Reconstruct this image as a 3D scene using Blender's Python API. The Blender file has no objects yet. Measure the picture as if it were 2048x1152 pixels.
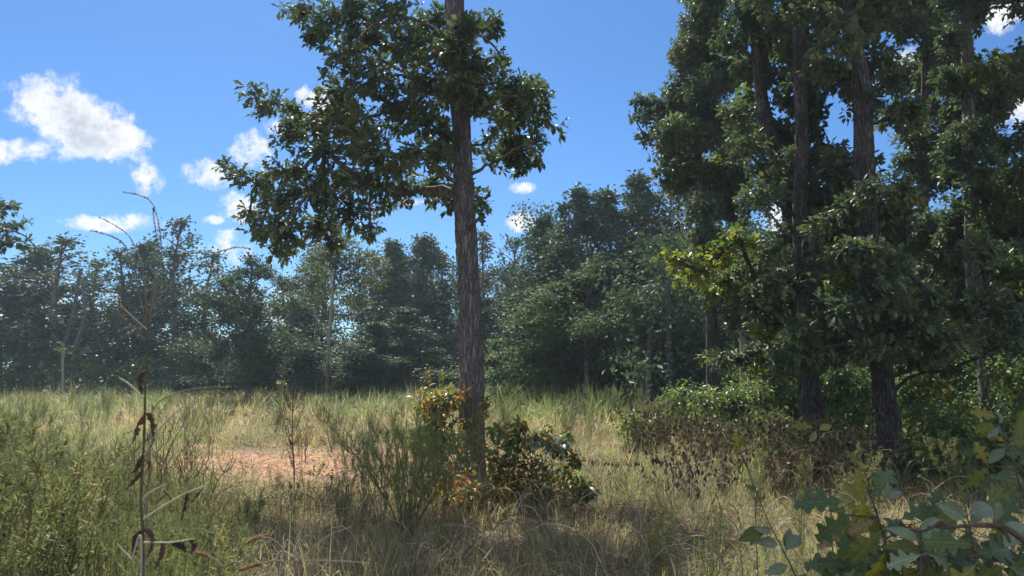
import bpy, math, random
import numpy as np
from mathutils import Vector, Matrix, Euler

R = math.radians
rng = np.random.default_rng(7)
random.seed(7)
sc = bpy.context.scene
COL = sc.collection

# ------------------------------------------------------------------ camera
CAM = np.array([0.0, 0.0, 1.6])
F = 1500.0
PITCH = math.atan(159.0 / F)
cd = bpy.data.cameras.new('camera')
cd.sensor_width = 36.0
cd.lens = F / 2048.0 * 36.0
cd.clip_end = 3000.0
cd.clip_start = 0.05
cd.dof.use_dof = True
cd.dof.focus_distance = 13.0
cd.dof.aperture_fstop = cd.lens / 1000.0 / 0.0042
cam = bpy.data.objects.new('camera', cd)
COL.objects.link(cam)
cam.location = CAM
cam.rotation_euler = (R(90) + PITCH, 0, 0)
sc.camera = cam

def ray(px, py):
    cx, cy = (px - 1024) / F, (576 - py) / F
    return np.array([cx, math.cos(PITCH) - math.sin(PITCH) * cy, math.sin(PITCH) + math.cos(PITCH) * cy])

def at(px, py, Y):
    r = ray(px, py)
    return CAM + r * (Y / r[1])

def X_of(px, Y):
    return at(px, 735, Y)[0]

# ------------------------------------------------------------------ light
SUN_EL, SUN_AZ = R(50), R(-17)          # azimuth from +Y, negative = left
sund = bpy.data.lights.new('sun', 'SUN')
sund.energy = 3.5
sund.angle = R(0.53)
sund.color = (1.0, 0.93, 0.82)
sun = bpy.data.objects.new('sun', sund)
COL.objects.link(sun)
sdir = Vector((math.sin(SUN_AZ) * math.cos(SUN_EL), math.cos(SUN_AZ) * math.cos(SUN_EL), math.sin(SUN_EL)))
sun.rotation_euler = sdir.to_track_quat('Z', 'Y').to_euler()
sun.location = (0, 0, 40)

sc.view_settings.view_transform = 'Standard'
sc.view_settings.look = 'None'
sc.view_settings.exposure = 1.55
sc.view_settings.gamma = 1.0
sc.view_settings.use_curve_mapping = False

sc.cycles.diffuse_bounces = 6
sc.cycles.max_bounces = 12

# ------------------------------------------------------------------ node helpers
class NT:
    def __init__(s, tree):
        s.t = tree
        s.n = tree.nodes
        s.l = tree.links
    def new(s, typ, **kw):
        n = s.n.new(typ)
        for k, v in kw.items():
            setattr(n, k, v)
        return n
    def put(s, sock, v):
        if isinstance(v, bpy.types.NodeSocket):
            s.l.new(v, sock)
        else:
            sock.default_value = v
    def math(s, op, a, b=0.0, c=None, clamp=False):
        n = s.new('ShaderNodeMath', operation=op, use_clamp=clamp)
        s.put(n.inputs[0], a)
        s.put(n.inputs[1], b)
        if c is not None:
            s.put(n.inputs[2], c)
        return n.outputs[0]
    def mix(s, f, a, b, blend='MIX'):
        n = s.new('ShaderNodeMix', data_type='RGBA', blend_type=blend)
        s.put(n.inputs[0], f)
        s.put(n.inputs[6], a)
        s.put(n.inputs[7], b)
        return n.outputs[2]
    def noise(s, vec, scale, detail=4.0, rough=0.55, dist=0.0):
        n = s.new('ShaderNodeTexNoise')
        if vec is not None:
            s.l.new(vec, n.inputs['Vector'])
        n.inputs['Scale'].default_value = scale
        n.inputs['Detail'].default_value = detail
        n.inputs['Roughness'].default_value = rough
        n.inputs['Distortion'].default_value = dist
        return n.outputs['Fac'], n.outputs['Color']
    def ramp(s, f, stops, interp='LINEAR'):
        n = s.new('ShaderNodeValToRGB')
        n.color_ramp.interpolation = interp
        el = n.color_ramp.elements
        while len(el) < len(stops):
            el.new(0.5)
        for e, (p, c) in zip(el, stops):
            e.position = p
            e.color = (*c, 1.0) if len(c) == 3 else c
        s.put(n.inputs[0], f)
        return n.outputs[0]
    def maprange(s, v, a, b, c, d, smooth=False):
        n = s.new('ShaderNodeMapRange')
        if smooth:
            n.interpolation_type = 'SMOOTHSTEP'
        s.put(n.inputs[0], v)
        for i, q in enumerate((a, b, c, d)):
            n.inputs[i + 1].default_value = q
        return n.outputs[0]

def rgba(c):
    return (c[0], c[1], c[2], 1.0)

# ------------------------------------------------------------------ world: sky with cumulus
world = bpy.data.worlds.new('World')
sc.world = world
world.use_nodes = True
w = NT(world.node_tree)
w.n.clear()
wo = w.new('ShaderNodeOutputWorld')
bg = w.new('ShaderNodeBackground')
SKY_K = 0.09
bg.inputs['Strength'].default_value = SKY_K
w.l.new(bg.outputs[0], wo.inputs[0])
sky = w.new('ShaderNodeTexSky', sky_type='NISHITA')
sky.sun_disc = False
sky.sun_elevation = SUN_EL
sky.sun_rotation = SUN_AZ
sky.altitude = 200
sky.air_density = 1.0
sky.dust_density = 0.35
sky.ozone_density = 2.5
tc = w.new('ShaderNodeTexCoord')
sep = w.new('ShaderNodeSeparateXYZ')
w.l.new(tc.outputs['Generated'], sep.inputs[0])
dx, dy, dz = sep.outputs
az = w.math('ARCTAN2', dx, dy)
el = w.math('ARCSINE', dz)
nf1, nc1 = w.noise(tc.outputs['Generated'], 17.0, 8.0, 0.62)
nf2, nc2 = w.noise(tc.outputs['Generated'], 55.0, 8.0, 0.68)
n_edge = w.math('ADD', w.math('MULTIPLY', w.math('SUBTRACT', nf1, 0.5), 4.2), w.math('MULTIPLY', w.math('SUBTRACT', nf2, 0.5), 2.6))

def pix_ang(px, py):
    r = ray(px, py)
    r = r / np.linalg.norm(r)
    return math.atan2(r[0], r[1]), math.asin(r[2])

# (px, py, half width px, half height px, tilt deg, strength)
CLOUDS = [(150, 235, 100, 66, -18, 1.1), (85, 205, 50, 46, 0, 1.0), (215, 268, 72, 50, -35, 1.1), (30, 300, 80, 30, 5, 1.05),
          (295, 365, 36, 40, 10, .85), (412, 347, 48, 32, 0, 1.0), (505, 300, 48, 36, 0, .95), (560, 265, 36, 36, 0, .7), (640, 205, 62, 30, 0, .95),
          (478, 415, 40, 28, 0, 1.0), (455, 505, 54, 40, 0, 1.1), (195, 447, 60, 15, 0, 1.0), (268, 445, 48, 22, 0, 1.0), (425, 440, 30, 11, 0, .7),
          (345, 450, 28, 22, 0, .75), (1047, 377, 34, 15, 0, 1.1), (1045, 447, 44, 24, 0, 1.2), (850, 405, 60, 12, 0, .55),
          (1560, 440, 60, 46, 0, .9), (1330, 500, 60, 40, 0, .8), (2050, 15, 80, 34, 0, 1.0), (2050, 215, 90, 50, 0, .8), (1850, 140, 100, 50, 0, .7),
          (150, 640, 260, 60, 0, .9), (520, 620, 160, 50, 0, .75), (800, 640, 140, 50, 0, .6), (1000, 640, 60, 40, 0, .4)]
mask = None
shade = None
for (px, py, a, b, tilt, st) in CLOUDS:
    a0, e0 = pix_ang(px, py)
    ce = math.cos(e0)
    u = w.math('MULTIPLY', w.math('SUBTRACT', az, a0), ce)
    v = w.math('SUBTRACT', el, e0)
    c_, s_ = math.cos(R(tilt)), math.sin(R(tilt))
    u2 = w.math('ADD', w.math('MULTIPLY', u, c_ * F / a), w.math('MULTIPLY', v, s_ * F / a))
    v2 = w.math('ADD', w.math('MULTIPLY', u, -s_ * F / b), w.math('MULTIPLY', v, c_ * F / b))
    d2 = w.math('ADD', w.math('MULTIPLY', u2, u2), w.math('MULTIPLY', v2, v2))
    g = w.math('SUBTRACT', 1.0 * st, d2)
    if mask is None:
        mask = g
    else:
        n = w.new('ShaderNodeMath', operation='SMOOTH_MAX')
        w.put(n.inputs[0], mask); w.put(n.inputs[1], g); n.inputs[2].default_value = 0.35
        mask = n.outputs[0]
# scattered clouds over the unseen sky behind and beside, cover raised for fill light
nf3, _ = w.noise(tc.outputs['Generated'], 2.6, 3.0, 0.5)
away = w.maprange(dy, 0.72, 0.35, 0.0, 1.0, True)
rest = w.math('ADD', w.math('MULTIPLY', w.math('SUBTRACT', nf3, 0.42), 9.0), w.math('MULTIPLY', w.math('SUBTRACT', away, 1.0), 8.0))
mask = w.math('MAXIMUM', mask, rest)
dens = w.math('ADD', mask, n_edge)
cover = w.maprange(dens, 0.05, 1.15, 0.0, 1.0, True)
up = w.maprange(el, -0.02, 0.06, 0.0, 1.0, True)
cover = w.math('MULTIPLY', cover, up)
# grey bases where a cloud is thick
nf4, _ = w.noise(tc.outputs['Generated'], 14.0, 4.0, 0.6)
thick = w.maprange(w.math('ADD', dens, w.math('MULTIPLY', w.math('SUBTRACT', nf4, 0.5), 3.0)), 1.1, 2.4, 0.0, 1.0, True)
K = 0.36 / SKY_K
ccol = w.mix(w.math('MULTIPLY', thick, 0.75), (0.93 * K, 0.95 * K, 0.99 * K, 1), (0.44 * K, 0.52 * K, 0.66 * K, 1))
skyc = w.mix(1.0, sky.outputs[0], (0.204, 0.342, 0.49, 1), 'MULTIPLY')
w.l.new(w.mix(cover, skyc, ccol), bg.inputs['Color'])

# ------------------------------------------------------------------ materials
def attr(n, name):
    a = n.new('ShaderNodeAttribute')
    a.attribute_name = name
    return a.outputs['Fac']

def leaf_mat(name, stops, trans=0.35, rough=0.5, spec=0.3, back=(1.3, 1.4, 0.8), blotch=None):
    m = bpy.data.materials.new(name)
    m.use_nodes = True
    n = NT(m.node_tree)
    n.n.clear()
    out = n.new('ShaderNodeOutputMaterial')
    r = attr(n, 'rnd')
    c = n.ramp(r, stops)
    geo = n.new('ShaderNodeNewGeometry')
    nz, _ = n.noise(geo.outputs['Position'], 0.8, 3.0)
    c = n.mix(1.0, c, n.ramp(nz, [(0.3, (0.72, 0.78, 0.85)), (0.7, (1.25, 1.2, 1.0))]), 'MULTIPLY')
    if blotch:
        tcn = n.new('ShaderNodeTexCoord')
        b1, _ = n.noise(tcn.outputs['Object'], 3.2, 4, 0.65)
        b2, _ = n.noise(tcn.outputs['Object'], 16.0, 3, 0.6)
        so = n.new('ShaderNodeSeparateXYZ'); n.l.new(tcn.outputs['Object'], so.inputs[0])
        ax_ = n.math('ABSOLUTE', so.outputs[0])
        # midrib and side veins, paler than the blade
        v1 = n.maprange(ax_, 0.006, 0.02, 1.0, 0.0)
        sv = n.math('FRACT', n.math('MULTIPLY', n.math('SUBTRACT', so.outputs[1], n.math('MULTIPLY', ax_, 0.8)), 8.0))
        v2 = n.maprange(n.math('ABSOLUTE', n.math('SUBTRACT', sv, 0.5)), 0.03, 0.09, 0.6, 0.0)
        c = n.mix(n.maprange(b1, 0.56, 0.72, 0.0, 0.75), c, rgba(blotch))
        c = n.mix(1.0, c, n.ramp(b2, [(0.3, (0.75, 0.75, 0.75)), (0.7, (1.25, 1.25, 1.25))]), 'MULTIPLY')
        c = n.mix(n.math('MULTIPLY', n.math('MAXIMUM', v1, v2), 0.55), c, n.mix(1.0, c, (2.2, 2.0, 1.8, 1), 'MULTIPLY'))
    p = n.new('ShaderNodeBsdfPrincipled')
    n.l.new(c, p.inputs['Base Color'])
    p.inputs['Roughness'].default_value = rough
    p.inputs['Specular IOR Level'].default_value = spec
    t = n.new('ShaderNodeBsdfTranslucent')
    n.l.new(n.mix(1.0, c, (*back, 1), 'MULTIPLY'), t.inputs[0])
    mx = n.new('ShaderNodeMixShader')
    mx.inputs[0].default_value = trans
    n.l.new(p.outputs[0], mx.inputs[1])
    n.l.new(t.outputs[0], mx.inputs[2])
    n.l.new(mx.outputs[0], out.inputs[0])
    return m

def bark_mat(name, dark, light, scale=1.0, lich=0.3, bump=0.9):
    m = bpy.data.materials.new(name)
    m.use_nodes = True
    n = NT(m.node_tree)
    p = n.n['Principled BSDF']
    tcn = n.new('ShaderNodeTexCoord')
    mp = n.new('ShaderNodeMapping')
    mp.inputs['Scale'].default_value = (1.0, 1.0, 0.14)
    n.l.new(tcn.outputs['Object'], mp.inputs[0])
    f1, c1 = n.noise(mp.outputs[0], 14 * scale, 5, 0.6)
    wv = n.mix(0.12, mp.outputs[0], c1)
    vo = n.new('ShaderNodeTexVoronoi', feature='DISTANCE_TO_EDGE')
    n.l.new(wv, vo.inputs['Vector'])
    vo.inputs['Scale'].default_value = 30 * scale
    plate = n.maprange(vo.outputs['Distance'], 0.0, 0.28, 0.0, 1.0)
    f2, _ = n.noise(tcn.outputs['Object'], 3.0, 4, 0.6)
    f3, _ = n.noise(tcn.outputs['Object'], 45.0, 3, 0.6)
    c = n.mix(n.math('MULTIPLY', plate, n.maprange(f1, 0.3, 0.7, 0.35, 1.0)), rgba(dark), rgba(light))
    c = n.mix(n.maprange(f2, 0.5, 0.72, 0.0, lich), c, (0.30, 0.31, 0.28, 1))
    c = n.mix(1.0, c, n.ramp(f3, [(0.3, (0.75, 0.75, 0.75)), (0.7, (1.2, 1.2, 1.2))]), 'MULTIPLY')
    n.l.new(c, p.inputs['Base Color'])
    p.inputs['Roughness'].default_value = 0.9
    p.inputs['Specular IOR Level'].default_value = 0.2
    b = n.new('ShaderNodeBump')
    b.inputs['Strength'].default_value = bump
    b.inputs['Distance'].default_value = 0.03
    n.l.new(n.math('ADD', plate, n.math('MULTIPLY', f1, 0.6)), b.inputs['Height'])
    n.l.new(b.outputs[0], p.inputs['Normal'])
    return m

def plain_mat(name, c1, c2, scale=20, rough=0.85):
    m = bpy.data.materials.new(name)
    m.use_nodes = True
    n = NT(m.node_tree)
    p = n.n['Principled BSDF']
    tcn = n.new('ShaderNodeTexCoord')
    f, _ = n.noise(tcn.outputs['Object'], scale, 4, 0.6)
    n.l.new(n.ramp(f, [(0.3, c1), (0.7, c2)]), p.inputs['Base Color'])
    p.inputs['Roughness'].default_value = rough
    p.inputs['Specular IOR Level'].default_value = 0.2
    return m

M = {}
M['oak'] = leaf_mat('oak_leaf', [(0, (0.064, 0.098, 0.070)), (0.6, (0.098, 0.136, 0.088)), (0.93, (0.14, 0.172, 0.09)), (1, (0.17, 0.16, 0.06))], 0.24, 0.52, 0.22)
M['oak_y'] = leaf_mat('yellowing_oak_leaf', [(0, (0.05, 0.09, 0.03)), (0.5, (0.09, 0.14, 0.035)), (0.85, (0.22, 0.21, 0.04)), (1, (0.32, 0.24, 0.05))], 0.42, 0.45)
M['far_blue'] = leaf_mat('blue_green_foliage', [(0, (0.042, 0.072, 0.055)), (0.7, (0.065, 0.104, 0.074)), (1, (0.095, 0.13, 0.08))], 0.22, 0.6, 0.2)
M['far_green'] = leaf_mat('green_foliage', [(0, (0.048, 0.08, 0.048)), (0.7, (0.075, 0.118, 0.064)), (1, (0.12, 0.155, 0.07))], 0.26, 0.6, 0.2)
M['far_light'] = leaf_mat('light_green_foliage', [(0, (0.06, 0.10, 0.045)), (0.7, (0.095, 0.145, 0.06)), (1, (0.16, 0.17, 0.06))], 0.35, 0.6, 0.2)
M['far_rust'] = leaf_mat('rusty_foliage', [(0, (0.04, 0.06, 0.035)), (0.5, (0.07, 0.075, 0.04)), (1, (0.17, 0.08, 0.04))], 0.3, 0.6, 0.2)
M['far_olive'] = leaf_mat('olive_foliage', [(0, (0.045, 0.065, 0.03)), (0.6, (0.08, 0.10, 0.035)), (1, (0.16, 0.14, 0.05))], 0.35, 0.6, 0.2)
M['bark'] = bark_mat('oak_bark', (0.085, 0.081, 0.084), (0.31, 0.297, 0.30), 1.0, 0.15, 0.8)
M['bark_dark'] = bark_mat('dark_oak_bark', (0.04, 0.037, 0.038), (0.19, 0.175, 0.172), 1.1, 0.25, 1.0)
M['bark_grey'] = bark_mat('grey_bark', (0.09, 0.08, 0.07), (0.26, 0.24, 0.22), 1.3, 0.5, 0.4)
M['bark_pale'] = bark_mat('pale_bark', (0.22, 0.20, 0.17), (0.48, 0.45, 0.40), 1.3, 0.5, 0.3)
M['twig'] = plain_mat('twig_bark', (0.05, 0.04, 0.032), (0.14, 0.115, 0.09), 30)

# ------------------------------------------------------------------ mesh building
class Geo:
    def __init__(s):
        s.V, s.T, s.r, s.m, s.sm, s.nv = [], [], [], [], [], 0
    def add(s, v, t, r=0.5, mat=0, smooth=False):
        v = np.asarray(v, float).reshape(-1, 3)
        t = np.asarray(t, int).reshape(-1, 3)
        s.V.append(v); s.T.append(t + s.nv); s.nv += len(v)
        k = len(t)
        s.r.append(np.broadcast_to(np.asarray(r, float), (k,)).copy())
        s.m.append(np.broadcast_to(np.asarray(mat, int), (k,)).copy())
        s.sm.append(np.full(k, smooth))
    def inst(s, tv, tt, Mx, P, r, mat=0, smooth=False):
        k = len(P)
        if k == 0:
            return
        v = np.einsum('kij,nj->kni', Mx, tv) + P[:, None, :]
        t = tt[None] + (np.arange(k) * len(tv))[:, None, None]
        s.add(v, t, np.repeat(np.broadcast_to(r, (k,)), len(tt)), np.repeat(np.broadcast_to(mat, (k,)), len(tt)), smooth)
    def mesh(s, name, mats):
        me = bpy.data.meshes.new(name)
        V = np.concatenate(s.V); T = np.concatenate(s.T)
        me.vertices.add(len(V)); me.vertices.foreach_set('co', V.astype(np.float32).ravel())
        me.loops.add(T.size); me.loops.foreach_set('vertex_index', T.astype(np.int32).ravel())
        me.polygons.add(len(T))
        me.polygons.foreach_set('loop_start', (np.arange(len(T)) * 3).astype(np.int32))
        me.polygons.foreach_set('loop_total', np.full(len(T), 3, np.int32))
        me.polygons.foreach_set('material_index', np.concatenate(s.m).astype(np.int32))
        me.polygons.foreach_set('use_smooth', np.concatenate(s.sm))
        a = me.attributes.new('rnd', 'FLOAT', 'FACE')
        a.data.foreach_set('value', np.concatenate(s.r).astype(np.float32))
        me.update(calc_edges=True)
        for m_ in mats:
            me.materials.append(m_)
        return me
    def build(s, name, mats, parent=None, origin=None):
        if not s.V:
            return None
        if not isinstance(mats, (list, tuple)):
            mats = [mats]
        if origin is not None:
            s.V = [v - np.asarray(origin) for v in s.V]
        o = bpy.data.objects.new(name, s.mesh(name, mats))
        COL.objects.link(o)
        if parent is not None:
            o.parent = parent
        elif origin is not None:
            o.location = origin
        return o

def tag(o, label=None, cat=None, group=None, kind=None):
    if label: o['label'] = label
    if cat: o['category'] = cat
    if group: o['group'] = group
    if kind: o['kind'] = kind
    return o

def empty(name, loc, label, cat, group=None):
    o = bpy.data.objects.new(name, None)
    o.empty_display_size = 0.2
    COL.objects.link(o)
    o.location = loc
    return tag(o, label, cat, group)

def unit(v):
    return v / np.maximum(np.linalg.norm(v, axis=-1, keepdims=True), 1e-9)

def basis(fwd, nrm, s=1.0, wx=1.0):
    """rows of frames: x = side, y = fwd, z = normal; s scales"""
    f = unit(fwd)
    x = unit(np.cross(f, nrm))
    z = np.cross(x, f)
    s = np.broadcast_to(np.asarray(s, float), (len(f),))
    return np.stack([x * (s * wx)[:, None] if np.ndim(wx) else x * s[:, None] * wx, f * s[:, None], z * s[:, None]], axis=-1)

def rdir(n, g=rng):
    return unit(g.normal(size=(n, 3)))

def tube(geo, pts, rad, ns=6, r=0.5, mat=0, cap=True, wob=None):
    pts = np.asarray(pts, float); rad = np.asarray(rad, float)
    n = len(pts)
    tan = unit(np.gradient(pts, axis=0))
    ref = np.array([1.0, 0, 0]) if abs(tan[0][0]) < 0.9 else np.array([0, 1.0, 0])
    us = []
    u = unit(np.cross(tan[0], ref)[None])[0]
    for i in range(n):
        u = u - tan[i] * np.dot(u, tan[i])
        u = u / max(np.linalg.norm(u), 1e-9)
        us.append(u)
    us = np.array(us); vs = np.cross(tan, us)
    th = np.arange(ns) / ns * 2 * math.pi
    rr = rad[:, None] * np.ones((1, ns))
    if wob is not None:
        rr = rr * wob(pts, th)
    ring = pts[:, None, :] + (us[:, None, :] * np.cos(th)[None, :, None] + vs[:, None, :] * np.sin(th)[None, :, None]) * rr[:, :, None]
    i = np.arange(n - 1)[:, None] * ns
    j = np.arange(ns)[None, :]
    a = i + j; b = i + (j + 1) % ns; c = a + ns; d = b + ns
    t = np.concatenate([np.stack([a, b, d], -1).reshape(-1, 3), np.stack([a, d, c], -1).reshape(-1, 3)])
    v = ring.reshape(-1, 3)
    if cap:
        v = np.concatenate([v, pts[-1:] + tan[-1:] * rad[-1] * 0.6])
        e = (n - 1) * ns
        t = np.concatenate([t, np.stack([e + np.arange(ns), e + (np.arange(ns) + 1) % ns, np.full(ns, n * ns)], -1)])
    geo.add(v, t, r, mat, True)

def spline(pts, n):
    pts = np.asarray(pts, float)
    if len(pts) == 2:
        t = np.linspace(0, 1, n)[:, None]
        return pts[0] * (1 - t) + pts[1] * t
    P = np.concatenate([2 * pts[:1] - pts[1:2], pts, 2 * pts[-1:] - pts[-2:-1]])
    out = []
    m = len(pts) - 1
    for q in np.linspace(0, m - 1e-6, n):
        i = int(q); t = q - i
        p0, p1, p2, p3 = P[i], P[i + 1], P[i + 2], P[i + 3]
        out.append(0.5 * ((2 * p1) + (-p0 + p2) * t + (2 * p0 - 5 * p1 + 4 * p2 - p3) * t * t + (-p0 + 3 * p1 - 3 * p2 + p3) * t ** 3))
    return np.array(out)

def interp_r(r, n):
    r = np.asarray(r, float)
    return np.interp(np.linspace(0, 1, n), np.linspace(0, 1, len(r)), r)

_perm = np.random.default_rng(3).random((256, 256))
def vnoise(x, y, sc_=1.0):
    x = np.asarray(x, float) * sc_ + 1000.3; y = np.asarray(y, float) * sc_ + 1000.7
    xi, yi = np.floor(x).astype(int), np.floor(y).astype(int)
    fx, fy = x - xi, y - yi
    fx = fx * fx * (3 - 2 * fx); fy = fy * fy * (3 - 2 * fy)
    g = lambda a, b: _perm[a % 256, b % 256]
    return (g(xi, yi) * (1 - fx) + g(xi + 1, yi) * fx) * (1 - fy) + (g(xi, yi + 1) * (1 - fx) + g(xi + 1, yi + 1) * fx) * fy
def fbm(x, y, s=1.0):
    return (vnoise(x, y, s) + 0.5 * vnoise(x, y, s * 2.1) + 0.25 * vnoise(x, y, s * 4.3)) / 1.75

# ------------------------------------------------------------------ leaf templates
def half_leaf(outline, bend=0.12, fold=0.12, curl=0.0):
    """outline: list of (y, x); mirrored about a midrib, folded and bent"""
    o = outline
    n = len(o)
    V, T = [], []
    for (y, x) in o:
        z = -bend * y * y
        V.append((0, y, z))
    for sgn in (1, -1):
        for (y, x) in o:
            V.append((sgn * x, y, -bend * y * y + fold * x - curl * x * x * 4))
    for k, sgn in enumerate((1, -1)):
        off = n * (k + 1)
        for i in range(n - 1):
            q = [(i, i + 1, off + i + 1), (i, off + i + 1, off + i)]
            for t in q:
                T.append(t if sgn == 1 else t[::-1])
    V = np.array(V, float); T = np.array(T)
    # drop degenerate faces
    a = np.linalg.norm(np.cross(V[T[:, 1]] - V[T[:, 0]], V[T[:, 2]] - V[T[:, 0]]), axis=1)
    return V, T[a > 1e-7]

OAK_HI = [(0, .008), (.10, .012), (.18, .05), (.24, .15), (.28, .14), (.30, .06), (.40, .24), (.46, .25), (.49, .09), (.60, .27), (.67, .26), (.69, .10), (.80, .21), (.86, .19), (.87, .10), (.96, .10), (1, 0)]
def oak_outline(n=30, lobes=3.6, w_=.31):
    o = []
    for i in range(n + 1):
        t = i / n
        env = w_ * (math.sin(math.pi * min(1, t ** 1.25 * .93 + .0)) ** .6) * (.35 + .65 * min(1, t / .45))
        c = .5 + .5 * math.cos(2 * math.pi * (lobes * t ** 1.1 - .62))
        o.append((t + .05 * (c - .5) * (1 - t) * 2 * t, max(.012, env * (.3 + .7 * c ** .7)) if i < n else 0))
    return o
OAK_HI = oak_outline()
OAK_LO = [(0, .01), (.22, .15), (.30, .05), (.46, .25), (.50, .08), (.68, .27), (.72, .09), (.88, .17), (1, 0)]
OAK_XLO = [(0, .01), (.30, .17), (.42, .08), (.68, .27), (.78, .10), (1, .02)]
OVATE = [(0, .01), (.1, .02), (.2, .12), (.35, .21), (.5, .24), (.7, .19), (.87, .09), (1, 0)]
OVATE_LO = [(0, .01), (.3, .22), (.65, .2), (1, 0)]
LANCE = [(0, .008), (.15, .03), (.35, .08), (.6, .07), (.85, .03), (1, 0)]
BROAD = [(0, .02), (.03, .2), (.15, .36), (.35, .42), (.6, .33), (.82, .16), (1, 0)]
L_OAK_HI = half_leaf(OAK_HI, .18, .25)
L_OAK_LO = half_leaf(OAK_LO, .2, .25)
L_OAK_XLO = half_leaf(OAK_XLO, .2, .25)
L_OVATE = half_leaf(OVATE, .2, .3)
L_OVATE_LO = half_leaf(OVATE_LO, .2, .3)
L_LANCE = half_leaf(LANCE, .25, .4)
L_BROAD = half_leaf(BROAD, .15, .2)
def lobed_cheap():
    V = [(0, 0, 0), (.15, .36, .05), (.08, .44, .01), (.21, .70, .06), (.10, .80, -.03), (0, 1, -.14), (-.10, .80, -.03), (-.21, .66, .06), (-.08, .42, .01), (-.14, .32, .05)]
    T = [(0, 1, 2), (0, 2, 8), (0, 8, 9), (2, 3, 4), (8, 2, 4), (8, 4, 6), (8, 6, 7), (6, 4, 5)]
    return np.array(V, float), np.array(T)
L_LOBED = lobed_cheap()
L_SIMPLE = (np.array([(0, 0, 0), (.28, .5, .06), (-.28, .5, .06), (0, 1, -.08)], float), np.array([(0, 1, 3), (0, 3, 2)]))
L_NEEDLE = (np.array([(-.5, 0, 0), (.5, 0, 0), (0, 1, 0)], float), np.array([(0, 1, 2)]))

def leaf_variants(name, tmpl, mat, k=6, seed=0, blade=(0, 1)):
    """k single-leaf meshes (unit length) sharing one outline, each with its own tint and curl"""
    g = np.random.default_rng(seed)
    out = []
    for i in range(k):
        v = tmpl[0].copy()
        v[:, 2] -= g.uniform(-.1, .35) * v[:, 1] ** 2
        v[:, 0] += g.uniform(-.06, .06) * v[:, 1] ** 2
        v[:, 2] += g.uniform(-.25, .5) * np.abs(v[:, 0])
        ge = Geo()
        ge.add(v, tmpl[1], blade[0] + (blade[1] - blade[0]) * (i + .5) / k, 0, True)
        # petiole
        tube(ge, [(0, -.12, .01), (0, -.04, 0), (0, .05, 0)], [.012, .011, .008], 4, .5, 0)
        me = ge.mesh(name, [mat])
        out.append(me)
    return out

def leaf_objs(parent, variants, frames, P, origin, name='leaf', g=rng):
    for i in range(len(P)):
        o = bpy.data.objects.new(name, variants[int(g.integers(len(variants)))])
        COL.objects.link(o)
        o.parent = parent
        Mx = frames[i]
        p = P[i] - origin
        o.matrix_local = Matrix(((*Mx[0], p[0]), (*Mx[1], p[1]), (*Mx[2], p[2]), (0, 0, 0, 1)))

# ------------------------------------------------------------------ ground
def gz(x, y):
    x = np.asarray(x, float); y = np.asarray(y, float)
    r = np.exp(-((np.hypot(x, y)) / 60.0) ** 2)
    return (fbm(x, y, 0.25) - 0.5) * 0.28 * r + (fbm(x + 40, y, 1.3) - .5) * 0.07 * r - 0.02

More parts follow.
